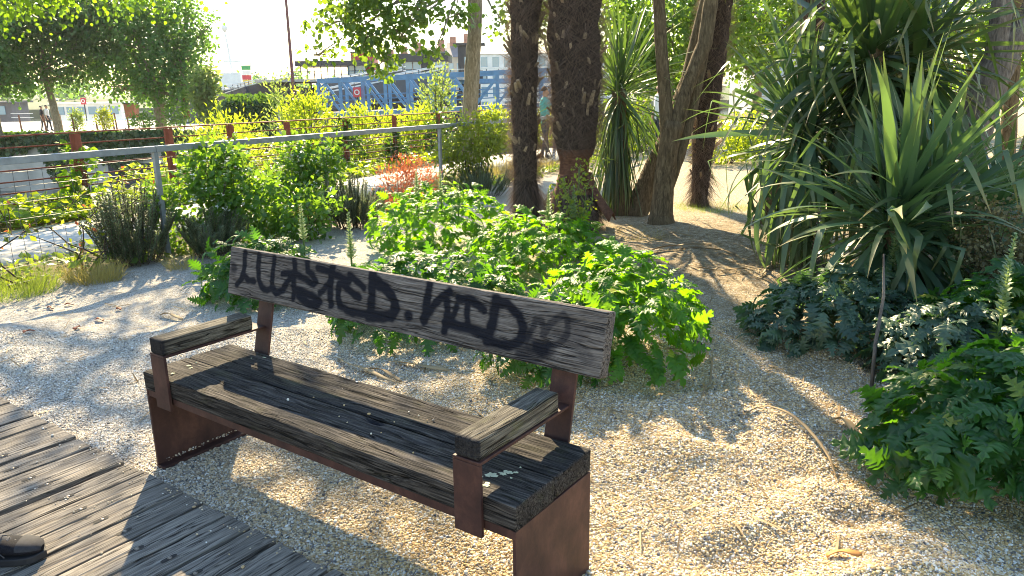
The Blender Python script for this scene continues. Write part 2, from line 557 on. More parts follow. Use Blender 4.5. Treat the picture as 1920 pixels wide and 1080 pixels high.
ng.interface.new_socket('Geometry', in_out='INPUT', socket_type='NodeSocketGeometry')
ng.interface.new_socket('Geometry', in_out='OUTPUT', socket_type='NodeSocketGeometry')
gi = ng.nodes.new('NodeGroupInput'); go = ng.nodes.new('NodeGroupOutput')
ico = ng.nodes.new('GeometryNodeMeshIcoSphere'); ico.inputs['Radius'].default_value = 1.0; ico.inputs['Subdivisions'].default_value = 1
ssm = ng.nodes.new('GeometryNodeSetShadeSmooth')
nzt = ng.nodes.new('ShaderNodeTexNoise'); nzt.inputs['Scale'].default_value = 0.9
sub = ng.nodes.new('ShaderNodeVectorMath'); sub.operation = 'SUBTRACT'; sub.inputs[1].default_value = (0.5, 0.5, 0.5)
spn = ng.nodes.new('GeometryNodeSetPosition')
stm = ng.nodes.new('GeometryNodeSetMaterial'); stm.inputs['Material'].default_value = MATS['pebble']
iop = ng.nodes.new('GeometryNodeInstanceOnPoints')
rr_ = ng.nodes.new('FunctionNodeRandomValue'); rr_.data_type = 'FLOAT_VECTOR'; rr_.inputs[0].default_value = (-0.5, -0.5, 0); rr_.inputs[1].default_value = (0.5, 0.5, 6.28)
rs_ = ng.nodes.new('FunctionNodeRandomValue'); rs_.data_type = 'FLOAT_VECTOR'; rs_.inputs[0].default_value = (0.0028, 0.0024, 0.0018); rs_.inputs[1].default_value = (0.0068, 0.0052, 0.0042)
rs_.inputs['Seed'].default_value = 4
L_ = ng.links.new
L_(ico.outputs['Mesh'], spn.inputs['Geometry']); L_(nzt.outputs['Color'], sub.inputs[0]); L_(sub.outputs[0], spn.inputs['Offset'])
L_(spn.outputs[0], ssm.inputs['Geometry']); L_(ssm.outputs[0], stm.inputs['Geometry']); L_(stm.outputs[0], iop.inputs['Instance'])
L_(gi.outputs[0], iop.inputs['Points']); L_(rr_.outputs[0], iop.inputs['Rotation']); rq_ = ng.nodes.new('FunctionNodeRandomValue'); rq_.data_type = 'FLOAT'; rq_.inputs['Seed'].default_value = 9
pw_ = ng.nodes.new('ShaderNodeMath'); pw_.operation = 'POWER'; pw_.inputs[1].default_value = 9.0
ma_ = ng.nodes.new('ShaderNodeMath'); ma_.operation = 'MULTIPLY_ADD'; ma_.inputs[1].default_value = 1.1; ma_.inputs[2].default_value = 0.78
vs_ = ng.nodes.new('ShaderNodeVectorMath'); vs_.operation = 'SCALE'
L_([o for o in rq_.outputs if o.enabled][0], pw_.inputs[0]); L_(pw_.outputs[0], ma_.inputs[0]); L_(rs_.outputs[0], vs_.inputs[0]); L_(ma_.outputs[0], vs_.inputs['Scale'])
L_(vs_.outputs[0], iop.inputs['Scale'])
L_(iop.outputs[0], go.inputs[0])
po.modifiers.new('pebbles', 'NODES').node_group = ng

# ------------------------------------------------------------------ footpath beyond the fence
def strip(name, o0, o1, s0, s1, z0, z1, mat, label, wob=0.0, seed=0, n=60):
    V = []
    for k in range(n + 1):
        s = s0 + (s1 - s0) * k / n
        w0 = wob * math.sin(s * 1.7 + seed) * 0.5
        w1 = wob * math.sin(s * 1.1 + seed + 2)
        for o, z in ((o0 + w0, z0), (o0 + w0, z1), (o1 + w1, z1), (o1 + w1, z0)):
            V.append((-3.5 - 0.866 * o + 0.5 * s, 7.5 + 0.5 * o + 0.866 * s, z))
    F = []
    for k in range(n):
        b = 4 * k
        F += [(b, b + 1, b + 5, b + 4), (b + 1, b + 2, b + 6, b + 5), (b + 2, b + 3, b + 7, b + 6)]
    me = npmesh(name, np.array(V), np.array(F), mat)
    return tag(link(bpy.data.objects.new(name, me)), label, kind='structure')
strip('footpath', 1.15, 3.0, -14, 60, -0.05, 0.02, 'concrete_path', 'pale concrete footpath between the two railings', 0.08)

# ------------------------------------------------------------------ timber with worn rounded edges
def timber_vf(L, W, T, nx, ny, nz, r, amp, seed, extra=None):
    """box 0..L, 0..W, 0..T; rounded, grain displaced. returns V,F"""
    h = np.array([L, W, T]) / 2
    Vs, Fs = [], []
    base = 0
    for ax, (u, v, nu, nv) in {0: (1, 2, ny, nz), 1: (0, 2, nx, nz), 2: (0, 1, nx, ny)}.items():
        for sgn in (-1, 1):
            U, Vv = np.meshgrid(np.linspace(-1, 1, nu + 1), np.linspace(-1, 1, nv + 1))
            p = np.zeros(U.shape + (3,))
            p[..., ax] = sgn * h[ax]; p[..., u] = U * h[u]; p[..., v] = Vv * h[v]
            i = np.arange((nu + 1) * (nv + 1)).reshape(nv + 1, nu + 1) + base
            f = np.stack([i[:-1, :-1], i[:-1, 1:], i[1:, 1:], i[1:, :-1]], -1).reshape(-1, 4)
            flip = (sgn < 0) ^ (ax == 1)
            Fs.append(f[:, ::-1] if flip else f)
            Vs.append(p.reshape(-1, 3)); base += p.shape[0] * p.shape[1]
    p = np.concatenate(Vs)
    rr = r * (0.75 + 0.6 * (fbm(p * np.array([3.0, 6, 6]) + seed * 9.7, seed + 4, 2)))
    rr = np.clip(rr, r * 0.3, r * 2.2)[:, None]
    q = np.clip(p, -(h - rr), h - rr)
    n = norm(p - q)
    out = q + n * rr
    g = fbm(p * np.array([2.2, 55, 55]) + seed * 3.1, seed, 3)
    crack = np.abs(vnoise(p * np.array([1.1, 38, 38]) + seed, seed + 21))
    d = amp * (g * 0.55) - amp * 2.6 * np.exp(-(crack / 0.05) ** 2)
    d = d + amp * 1.5 * vnoise(p * np.array([1.3, 4, 4]) + seed, seed + 33)
    if extra is not None: d = d + extra(p + h)
    out = out + n * d[:, None] + h
    return out, np.concatenate(Fs), p + h

def timber(name, L, W, T, res, r, amp, seed, mat, parent, loc, rot=(0, 0, 0), paint=None, extra=None):
    V, F, P = timber_vf(L, W, T, *res, r, amp, seed, extra)
    at = {'paint': ('POINT', paint(P))} if paint else None
    o = bpy.data.objects.new(name, npmesh(name, V, F, mat, True, at))
    o.location = loc; o.rotation_euler = rot
    link(o, parent)
    return o

# ------------------------------------------------------------------ the bench
BL, BD = 1.9508, 0.4361
YAW = R(-35.4635)
bench = empty('park_bench', (BO[0], BO[1], 0), 'weathered timber park bench on rusty steel legs, sprayed with black graffiti', 'bench', YAW)
STROKES = [(0.03,0.7,[[0.02,0.127],[0.023,0.124]]),(0.02,1,[[0.095,0.204],[0.099,0.14],[0.087,0.083],[0.052,0.05]]),(0.02,1,[[0.095,0.102],[0.142,0.081],[0.176,0.082]]),(0.021,1,[[0.197,0.206],[0.2,0.14],[0.208,0.098],[0.232,0.065],[0.271,0.056],[0.306,0.069]]),(0.02,1,[[0.304,0.203],[0.305,0.129],[0.305,0.075],[0.337,0.05],[0.38,0.071],[0.41,0.113],[0.444,0.152]]),(0.02,1,[[0.438,0.213],[0.448,0.165]]),(0.02,0.95,[[0.37,0.14],[0.439,0.155],[0.52,0.139],[0.574,0.12],[0.589,0.137],[0.56,0.161],[0.532,0.175],[0.523,0.211]]),(0.022,0.9,[[0.445,0.147],[0.453,0.09],[0.455,0.049]]),(0.024,1,[[0.458,0.084],[0.511,0.08],[0.573,0.072],[0.621,0.056],[0.607,0.037],[0.561,0.036],[0.488,0.06]]),(0.02,1,[[0.593,0.191],[0.664,0.187],[0.739,0.173],[0.784,0.16]]),(0.024,1,[[0.681,0.21],[0.676,0.159],[0.68,0.104],[0.692,0.05]]),(0.02,0.9,[[0.62,0.09],[0.649,0.122],[0.678,0.148]]),(0.02,1,[[0.788,0.185],[0.834,0.166],[0.875,0.147]]),(0.02,1,[[0.743,0.146],[0.793,0.125],[0.85,0.106]]),(0.02,1,[[0.727,0.144],[0.731,0.089],[0.748,0.055],[0.805,0.042]]),(0.028,1,[[0.914,0.212],[0.921,0.127],[0.921,0.036]]),(0.022,1,[[0.943,0.189],[0.99,0.169],[1.03,0.142],[1.048,0.108],[1.04,0.07],[0.97,0.054],[0.859,0.042],[0.789,0.042]]),(0.022,1,[[0.94,0.172],[1.0,0.151],[1.052,0.117],[1.063,0.084],[1.038,0.054],[0.943,0.033]]),(0.027,1,[[1.124,0.076],[1.126,0.074]]),(0.024,1,[[1.214,0.206],[1.21,0.146],[1.204,0.072]]),(0.022,1,[[1.314,0.195],[1.266,0.154],[1.229,0.11],[1.205,0.066]]),(0.022,1,[[1.309,0.155],[1.316,0.096],[1.31,0.045]]),(0.02,1,[[1.359,0.174],[1.417,0.177],[1.481,0.151]]),(0.02,0.95,[[1.405,0.169],[1.406,0.121],[1.413,0.089]]),(0.024,1,[[1.313,0.078],[1.404,0.076],[1.486,0.069]]),(0.016,0.9,[[1.356,0.146],[1.338,0.099]]),(0.027,1,[[1.526,0.198],[1.525,0.124],[1.512,0.05]]),(0.022,1,[[1.528,0.193],[1.58,0.185],[1.628,0.156],[1.653,0.119],[1.646,0.071],[1.606,0.046],[1.562,0.043],[1.502,0.048]]),(0.016,0.6,[[1.67,0.08],[1.694,0.126],[1.701,0.157],[1.723,0.151],[1.739,0.108],[1.757,0.146],[1.788,0.174],[1.809,0.185],[1.822,0.172],[1.83,0.128],[1.8,0.088],[1.761,0.074]]),(0.03,0.9,[[1.721,0.064],[1.743,0.053]]),(0.035,0.6,[[1.658,0.032],[1.714,0.027],[1.763,0.057]]),(0.03,0.5,[[1.673,0.101],[1.69,0.064]]),(0.03,0.3,[[1.795,0.122],[1.873,0.096],[1.912,0.055]]),(0.03,0.25,[[1.834,0.169],[1.889,0.139]])]

def paint_back(P):
    x, z, y = P[:, 0] - 0.0137, P[:, 2], P[:, 1]
    out = np.zeros(len(P))
    front = y < 0.01
    q = np.stack([x[front], z[front]], -1)
    q = q + 0.004 * np.stack([vnoise(np.stack([q[:, 0] * 40, q[:, 1] * 40, q[:, 0] * 0], -1), 2), vnoise(np.stack([q[:, 0] * 40, q[:, 1] * 40, q[:, 0] * 0], -1), 3)], -1)
    val = np.zeros(len(q))
    for w, k, pl in STROKES:
        pl = np.array(pl, float)
        d = np.full(len(q), 9.0)
        for a, b in zip(pl[:-1], pl[1:]):
            ab = b - a
            t = np.clip(((q - a) @ ab) / max(ab @ ab, 1e-9), 0, 1)
            d = np.minimum(d, np.linalg.norm(q - a - t[:, None] * ab, axis=1))
        v = k * np.clip(1.0 - sstep(w * 0.42, w * 1.12, d), 0, 1) + 0.10 * k * np.exp(-(d / (w * 1.6)) ** 2)
        val = 1 - (1 - val) * (1 - np.clip(v, 0, 1))
    out[front] = np.clip(val * 1.05, 0, 1)
    return out

TILT = math.atan2(0.0492, 0.2156)
timber('backrest', 1.983, 0.056, 0.2211, (560, 5, 64), 0.008, 0.0011, 5, 'wood_back', bench, (-0.0137, 0.4528, 0.6905), (-TILT, 0, 0), paint=paint_back)

def knot(P):
    d = np.hypot((P[:, 0] - 1.205) / 0.045, (P[:, 1] - 0.19) / 0.014)
    return -0.016 * np.exp(-d ** 2) * (P[:, 2] > 0.05)
def knot_paint(P):
    d = np.hypot((P[:, 0] - 1.205) / 0.045, (P[:, 1] - 0.19) / 0.014)
    return 0.85 * np.exp(-d ** 4)
timber('seat_plank', BL, 0.2075, 0.0805, (460, 56, 18), 0.009, 0.0022, 11, 'wood_seat', bench, (0, 0, 0.3695), extra=knot, paint=knot_paint)
timber('seat_plank', BL, 0.2255, 0.0805, (460, 56, 18), 0.009, 0.0022, 17, 'wood_seat', bench, (0, 0.2106, 0.3695))
for ax0, sd in ((0.1139, 23), (1.7423, 29)):
    timber('armrest', 0.433, 0.0899, 0.0645, (150, 30, 22), 0.008, 0.0014, sd, 'wood_arm', bench, (ax0 + 0.0899, -0.0125, 0.5623), (0, 0, R(90)), paint=lambda P: 0.85 * (1 - sstep(0.004, 0.02 + 0.012 * (ax0 < 1), P[:, 0] + 0.006 * vnoise(P * 60, 4))))
    s = MB()
    s.box(ax0 - 0.006, ax0 + 0.096, -0.0145, 0.486, 0.5513, 0.5613)
    s.build('armrest_bracket', 'corten', bench, bevel=0.0015)
    MB().box(ax0 - 0.006, ax0 + 0.096, -0.0150, -0.0030, 0.318, 0.5505).build('armrest_post', 'corten', bench, bevel=0.0015)
t_ = math.tan(TILT)
for x0 in (0.1465, 1.752):
    m = MB()
    b = lambda z: 0.4528 + 0.060 + (z - 0.6905) * t_
    prof = [(b(0.345), 0.345), (b(0.345) + 0.012, 0.345), (b(0.885) + 0.012, 0.885), (b(0.885), 0.885)]
    m.prism(prof, x0, x0 + 0.098, 'x')
    m.box(x0, x0 + 0.098, 0.30, b(0.35) + 0.001, 0.344, 0.3555)
    m.build('back_post', 'corten', bench, bevel=0.0015)
fr = MB()
fr.box(0.0145, BL - 0.0145, 0.004, 0.016, 0.340, 0.3690)
fr.box(0.0145, BL - 0.0145, BD - 0.016, BD - 0.004, 0.340, 0.3690)
fr.build('seat_frame', 'corten', bench, bevel=0.001)
for x0, x1, fl0, fl1 in ((0.002, 0.014, 0.002, 0.055), (BL - 0.014, BL - 0.002, BL - 0.055, BL - 0.002)):
    MB().box(x0, x1, 0.002, BD - 0.002, 0.012, 0.3685).build('leg', 'corten', bench, bevel=0.0015)
    MB().box(fl0, fl1, 0.001, BD - 0.001, -0.03, 0.0115).build('foot', 'corten', bench, bevel=0.001)

def blot(mb, cx, cy, z, r, rr):
    n = 13
    ph = [r * rr.uniform(0.45, 1.1) for _ in range(n)]
    V = [(cx, cy, z + 0.0015)] + [(cx + ph[k] * math.cos(2 * math.pi * k / n), cy + 0.8 * ph[k] * math.sin(2 * math.pi * k / n), z - 0.0002) for k in range(n)]
    mb.add(V, [(0, k + 1, (k + 1) % n + 1) for k in range(n)])
rr = random.Random(3)
for spots in ([(1.785, 0.105, .022), (1.812, 0.145, .017), (1.80, 0.055, .016), (1.76, 0.085, .012), (1.835, 0.165, .009), (1.845, 0.13, .007), (1.775, 0.03, .012), (1.83, 0.20, .005)],
              [(0.095, 0.03, .017), (0.135, 0.055, .010), (0.115, 0.15, .012), (0.14, 0.135, .008), (0.10, 0.19, .006), (0.30, .40, .009), (0.26, .36, .006), (0.34, .42, .007)]):
    for (a, b, r) in spots:
        mb = MB()
        for k in range(3): blot(mb, a + rr.uniform(-1, 1) * r * .6, b + rr.uniform(-1, 1) * r * .6, 0.4523 + .0004 * k, r * rr.uniform(.6, 1.0), rr)
        mb.build('lichen', 'lichen', bench)

# ------------------------------------------------------------------ boardwalk
board = empty('boardwalk', (BO[0], BO[1], 0), 'grey grooved timber boardwalk beside the bench', None, YAW)
tag(board, kind='structure')
pl_meshes = []
for k in range(5):
    V, F, P = timber_vf(3.4, 0.135, 0.045, 150, 18, 4, 0.006, 0.0012, 40 + k,
                        extra=lambda P: -0.010 * np.exp(-((P[:, 1] - 0.0695 + 0.012 * vnoise(np.stack([P[:, 0] * 2, P[:, 0] * 0, P[:, 0] * 0], -1), 8)) / 0.0028) ** 2) * (P[:, 2] > 0.03))
    pl_meshes.append(npmesh('plank', V, F, 'wood_deck', True))
mb = MB()
mb.add([(0.030 * math.cos(t), 0.011 * math.sin(t) + 0.002 * math.sin(3 * t), 0) for t in np.linspace(0, 2 * math.pi, 15)[:-1]], [tuple(range(14))])
hole_me = mb.mesh('hole_shade_disc', 'hole_shade')  # flat dark oval, the shade of a counterbore put into its colour
bolt_me = MB().tube([(0, 0, -0.004), (0, 0, 0.002), (0, 0, 0.004)], [0.0085, 0.0085, 0.006], 8).mesh('bolt', 'bolt', True)
for k in range(-16, 16):
    a = -0.681 + 0.1487 * (k + 4)
    o = bpy.data.objects.new('plank', pl_meshes[(k * 3) % 5])
    o.location = (a + 0.006 + 0.135, -0.088 - 0.010 * a - 3.4 + RNG.uniform(-.006, .006), -0.0115 + RNG.uniform(-0.003, 0.003))
    o.rotation_euler = (RNG.uniform(-.012, .012), 0, R(90) + R(RNG.uniform(-.25, .25)))
    link(o, board)
    for hx, hy in ((3.4 - 0.30 + RNG.uniform(-.02, .02), 0.062), (3.4 - 1.75, 0.062)):
        h = bpy.data.objects.new('hole_shade_disc', hole_me); h.location = (hx, hy, 0.0462); link(h, o)
        bq = bpy.data.objects.new('bolt', bolt_me); bq.location = (hx + 0.004, hy, 0.0445); link(bq, o)
# ------------------------------------------------------------------ plant materials
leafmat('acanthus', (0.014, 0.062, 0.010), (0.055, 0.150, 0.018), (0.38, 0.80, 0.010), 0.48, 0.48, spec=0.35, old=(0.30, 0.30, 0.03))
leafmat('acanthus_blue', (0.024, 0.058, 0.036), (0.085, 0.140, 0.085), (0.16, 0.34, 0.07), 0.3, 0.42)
leafmat('acanthus_shade', (0.012, 0.050, 0.014), (0.042, 0.115, 0.026), (0.20, 0.52, 0.015), 0.40, 0.42, spec=0.4, old=(0.22, 0.24, 0.03))  # darker copy of the acanthus leaf, shade put into its colour
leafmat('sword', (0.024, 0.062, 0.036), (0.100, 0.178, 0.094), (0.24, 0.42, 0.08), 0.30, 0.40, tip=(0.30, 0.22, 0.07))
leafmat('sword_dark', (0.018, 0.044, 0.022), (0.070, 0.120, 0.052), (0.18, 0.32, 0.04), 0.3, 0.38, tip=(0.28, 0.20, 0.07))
leafmat('dead_leaf', (0.16, 0.10, 0.045), (0.40, 0.29, 0.15), (0.30, 0.2, 0.08), 0.2, 0.7)
leafmat('willow', (0.07, 0.14, 0.015), (0.16, 0.26, 0.03), (0.62, 0.74, 0.03), 0.55, 0.45)
leafmat('willow_pale', (0.08, 0.13, 0.04), (0.17, 0.24, 0.08), (0.42, 0.55, 0.10), 0.5, 0.5)
leafmat('groundcover', (0.05, 0.12, 0.012), (0.15, 0.26, 0.02), (0.55, 0.70, 0.02), 0.55, 0.42)
leafmat('jasmine', (0.016, 0.065, 0.014), (0.070, 0.17, 0.032), (0.36, 0.62, 0.03), 0.45, 0.32)
leafmat('rosemary', (0.035, 0.062, 0.038), (0.15, 0.19, 0.13), (0.32, 0.40, 0.14), 0.38, 0.5)
leafmat('red_plant', (0.20, 0.05, 0.03), (0.42, 0.16, 0.09), (0.65, 0.18, 0.06), 0.45, 0.6)
leafmat('photinia', (0.05, 0.10, 0.015), (0.14, 0.18, 0.03), (0.48, 0.56, 0.03), 0.5, 0.4)
leafmat('poplar', (0.020, 0.055, 0.014), (0.055, 0.12, 0.022), (0.36, 0.55, 0.03), 0.42, 0.38)
leafmat('lime', (0.05, 0.115, 0.012), (0.11, 0.20, 0.02), (0.36, 0.60, 0.02), 0.46, 0.42)
leafmat('tree_green', (0.018, 0.060, 0.020), (0.050, 0.115, 0.035), (0.24, 0.44, 0.05), 0.38, 0.45)
leafmat('tree_dark', (0.024, 0.085, 0.022), (0.070, 0.160, 0.045), (0.28, 0.54, 0.05), 0.46, 0.45)
leafmat('tree_back', (0.03, 0.08, 0.014), (0.07, 0.15, 0.025), (0.34, 0.55, 0.03), 0.48, 0.45)
leafmat('ivy', (0.012, 0.045, 0.012), (0.040, 0.095, 0.020), (0.18, 0.34, 0.02), 0.35, 0.35)
leafmat('grass', (0.06, 0.13, 0.02), (0.16, 0.24, 0.04), (0.40, 0.52, 0.04), 0.45, 0.5)
leafmat('dry_grass', (0.24, 0.20, 0.06), (0.46, 0.38, 0.14), (0.60, 0.48, 0.10), 0.4, 0.6)
leafmat('seedhead', (0.09, 0.085, 0.04), (0.22, 0.20, 0.10), (0.25, 0.22, 0.08), 0.25, 0.7)
leafmat('petal_white', (0.75, 0.74, 0.68), (0.85, 0.84, 0.78), (0.8, 0.8, 0.7), 0.35, 0.6)
leafmat('bract', (0.14, 0.22, 0.09), (0.30, 0.38, 0.20), (0.4, 0.5, 0.15), 0.35, 0.5)
leafmat('bract_purple', (0.020, 0.014, 0.028), (0.10, 0.10, 0.08), (0.10, 0.06, 0.08), 0.2, 0.5)
leafmat('stem_green', (0.06, 0.12, 0.025), (0.12, 0.20, 0.04), (0.25, 0.4, 0.03), 0.2, 0.5)
leafmat('frond', (0.020, 0.050, 0.014), (0.060, 0.11, 0.026), (0.26, 0.40, 0.03), 0.35, 0.35, tip=(0.32, 0.22, 0.07))

def barkmat(name, a, b, c, sc=1.0, bump=0.9, stretch=(1, 1, .22)):
    n = NT(name)
    v = n.coord('Object', stretch)
    k = n.noise(v, 38 * sc, 7, 0.7, 0.5)
    k2 = n.noise(n.coord('Object'), 2.5 * sc, 4)
    col = n.ramp(k, [(0.34, a), (0.52, b), (0.72, c)])
    col = n.mix(n.ramp(k2, [(0.4, (0, 0, 0)), (0.7, (0.5, 0.5, 0.5))]), col, tuple(x * 1.15 for x in b))
    n.base(col); n.set(Roughness=0.9, Specular_IOR_Level=0.2)
    n.l(n.bump(k, bump, 0.03), n.b.inputs['Normal'])
    MATS[name] = n.m
barkmat('bark_cord', (0.036, 0.026, 0.015), (0.135, 0.100, 0.058), (0.27, 0.21, 0.125))
barkmat('bark_grey', (0.06, 0.05, 0.045), (0.17, 0.145, 0.125), (0.32, 0.28, 0.24), 0.8)
barkmat('bark_poplar', (0.09, 0.075, 0.05), (0.24, 0.20, 0.14), (0.40, 0.35, 0.26), 0.7)
barkmat('palm_core', (0.014, 0.010, 0.008), (0.045, 0.032, 0.025), (0.10, 0.075, 0.055), 1.3, 1.0, (1, 1, .5))
barkmat('palm_skin', (0.06, 0.028, 0.018), (0.13, 0.062, 0.040), (0.24, 0.13, 0.085), 0.6, 0.6, (1, 1, 3))
leafmat('leaf_base', (0.09, 0.062, 0.042), (0.44, 0.33, 0.21), (0.05, 0.03, 0.02), 0.02, 0.85)
leafmat('fibre', (0.026, 0.017, 0.014), (0.17, 0.115, 0.090), (0.30, 0.19, 0.11), 0.25, 0.8)
leafmat('fibre_pale', (0.06, 0.045, 0.035), (0.22, 0.17, 0.13), (0.35, 0.26, 0.16), 0.2, 0.8)
simple('twig', (0.085, 0.060, 0.040), 0.9, 0, 0.25, 30, 0.2)

def wob_path(a, b, n, amp, rr):
    a, b = Vector(a), Vector(b)
    out = []
    for i in range(n + 1):
        t = i / n
        w = math.sin(math.pi * t) * amp if n > 1 else 0
        out.append(a.lerp(b, t) + Vector((rr.uniform(-w, w), rr.uniform(-w, w), rr.uniform(-w, w) * .5)))
    return out

def blob_points(n, c, r, shell=0.55):
    """points in an ellipsoid, denser near its surface, clumped"""
    u = rand_unit(n)
    k = (shell + (1 - shell) * RNG.random(n)) ** 0.8
    return u, np.asarray(c) + u * k[:, None] * np.asarray(r)

def clump_leaves(c, r, n, ncl, spread, shell=0.35, up=0.25, droop=0.3):
    """leaf positions gathered in twig clumps through an ellipsoid"""
    u, cc = blob_points(ncl, c, r, shell)
    k = RNG.integers(0, ncl, n)
    P = cc[k] + RNG.normal(size=(n, 3)) * spread
    out = norm((P - np.asarray(c)) / np.asarray(r))
    D = norm(out * 0.7 + RNG.normal(size=(n, 3)) * 0.6 + np.array([0, 0, -droop]))
    U = norm(RNG.normal(size=(n, 3)) * 0.75 + np.array([0, 0, up + 0.5]) + out * 0.3)
    return P, D, U, cc

# ------------------------------------------------------------------ leaf shapes
def acanthus_mesh(mat, seed, lobes=6, droop=0.42):
    rr = np.random.default_rng(seed)
    J = lobes * 4 + 1
    V, tip = [], []
    for j in range(J):
        t = j / (J - 1)
        env = (math.sin(math.pi * min(1, (0.10 + 0.9 * t)) ** 0.80) ** 0.75) * 0.40 * (1.0 if t > 0.15 else 0.35 + 4.3 * t)
        ph = (t * lobes) % 1.0
        tooth = 0.30 + 0.70 * (1 - abs(2 * ph - 1)) ** 0.7
        if j % 4 in (1, 3): tooth *= 0.72 + 0.4 * rr.random()
        y = t
        z = -droop * t * t + 0.10 * math.sin(t * 3.0)
        fwd = 0.09 * (1 - abs(2 * ph - 1))
        for s in (-1, 1):
            w = env * tooth * (0.9 + 0.2 * rr.random())
            V.append((s * w, y + fwd - 0.02, z + 0.05 - 0.22 * w + rr.normal() * 0.022))
            V.append((s * w * 0.45, y + fwd * 0.4, z + 0.055 + rr.normal() * 0.010))
        V.append((0, y, z))
    F = []
    for j in range(J - 1):
        a, b = 5 * j, 5 * (j + 1)
        F += [(a, a + 1, b + 1, b), (a + 1, a + 4, b + 4, b + 1), (a + 4, a + 3, b + 3, b + 4), (a + 3, a + 2, b + 2, b + 3)]
    V = np.array(V); V[-5:] = V[-1] + np.array([[0, .03, -.02]])
    return npmesh('leaf', V, np.array(F), mat, True)

def sword_mesh(mat, bend, power, width=0.036, kink=None, twist=0.0, name='leaf'):
    n = 12
    V, tip = [], []
    pos = np.array([0.0, 0.0]); ang = 0.0
    for j in range(n + 1):
        t = j / n
        a = bend * t ** power
        if kink and t > kink[0]: a += kink[1]
        if j: pos = pos + np.array([math.cos(a), -math.sin(a)]) / n
        w = width * 0.5 * (0.72 + 0.9 * math.sin(math.pi * min(1, t * 0.95 + 0.05)) ** 0.8) * (1 - t ** 4) + 0.0008
        tw = twist * t
        nx, nz = math.cos(tw), math.sin(tw)
        nrm = (math.sin(a), math.cos(a))
        fold = 0.18 * w
        for s in (-1, 0, 1):
            ox = s * w * nx
            on = (fold if s else 0) + s * w * nz
            V.append((ox, pos[0] + nrm[0] * on, pos[1] + nrm[1] * on))
            tip.append(t)
    F = []
    for j in range(n):
        a, b = 3 * j, 3 * (j + 1)
        F += [(a, a + 1, b + 1, b), (a + 1, a + 2, b + 2, b + 1)]
    return npmesh(name, np.array(V), np.array(F), mat, True, {'tip': ('POINT', np.array(tip))})

ACA = {m: [acanthus_mesh(m, 10 * i + s, 5 + s % 2, d) for i, (s, d) in enumerate(((1, .3), (2, .5), (3, .7), (4, .42), (5, .2)))] for m in ('acanthus', 'acanthus_blue', 'acanthus_shade')}

def acanthus(label, c, r, h, n, size, mat, group=None, fill=300, stretch=1.0):
    """a mound of big lobed leaves; every leaf in view its own object"""
    z0 = float(height(c[0], c[1]))
    root = empty('acanthus_plant', (c[0], c[1], z0), label, 'plant', group=group)
    def dome(n, k0, k1):
        u = RNG.random(n) * 2 * math.pi
        sp = RNG.random(n) ** 0.85
        cp = np.sqrt(1 - sp ** 2)
        hz = np.stack([np.cos(u), np.sin(u), np.zeros(n)], -1)
        lump = 1 + 0.26 * vnoise(np.stack([np.cos(u) * 1.7, np.sin(u) * 1.7, sp * 2.2 + c[0] * 3], -1), int(abs(c[1] * 10)))
        k = RNG.uniform(k0, k1, n) * lump
        P = np.stack([r[0] * cp * np.cos(u) * k, r[1] * cp * np.sin(u) * k, 0.04 + h * sp * k], -1)
        N = norm(np.stack([cp * np.cos(u) / r[0], cp * np.sin(u) / r[1], sp / h], -1))
        return P, N, hz, sp
    P, N, hz, sp = dome(n, 0.86, 1.06)
    S = size * RNG.uniform(0.4, 1.3, n)
    D = norm(hz * (0.5 + 0.6 * RNG.random(n))[:, None] + np.array([0, 0, 1]) * (0.75 * sp - 0.30)[:, None] + RNG.normal(size=(n, 3)) * 0.42)
    U = norm(N + np.array([0, 0, 0.6]) + RNG.normal(size=(n, 3)) * 0.34)
    scatter_objs('leaf', ACA[mat], P - D * (S * 0.5)[:, None], D, U, S, root)
    if fill:
        P, N, hz, sp = dome(fill, 0.45, 1.0)
        D = norm(hz + RNG.normal(size=(fill, 3)) * 0.6)
        U = norm(N + RNG.normal(size=(fill, 3)) * 0.4 + np.array([0, 0, .3]))
        me = ACA[mat][0]
        V0 = np.array([v.co[:] for v in me.vertices]); F0 = np.array([p.vertices[:] for p in me.polygons])
        scatter('foliage', (V0, F0), P, D, U, size * RNG.uniform(.6, 1.1, fill), mat, root, kind='stuff', smooth=True)
    return root

def flower_spike(root, x, y, z0, z1, mat, lean=(0, 0), n=46, part='flower_spike'):
    """acanthus flower stalk, positions relative to the plant"""
    m = MB()
    P0 = Vector((x, y, z0)); P1 = Vector((x + lean[0], y + lean[1], z1))
    m.tube([P0.lerp(P1, t) for t in (0, .3, .6, 1)], [.009, .008, .006, .003], 6)
    st = m.build(part, 'stem_green', root, True)
    t = 0.42 + 0.58 * np.arange(n) / n
    a = np.arange(n) * 2.4
    P = np.array([list(P0.lerp(P1, k)) for k in t])
    hz = np.stack([np.cos(a), np.sin(a), np.zeros(n)], -1)
    D = norm(hz + np.array([0, 0, 0.9])); U = norm(np.array([0, 0, 1.0]) - hz * .3)
    S = 0.055 * (1.15 - 0.75 * (t - .42) / .58)
    scatter('bracts', LEAF6, P, D, U, np.stack([S * .9, S, S], -1), mat, st, kind='stuff')
    return st

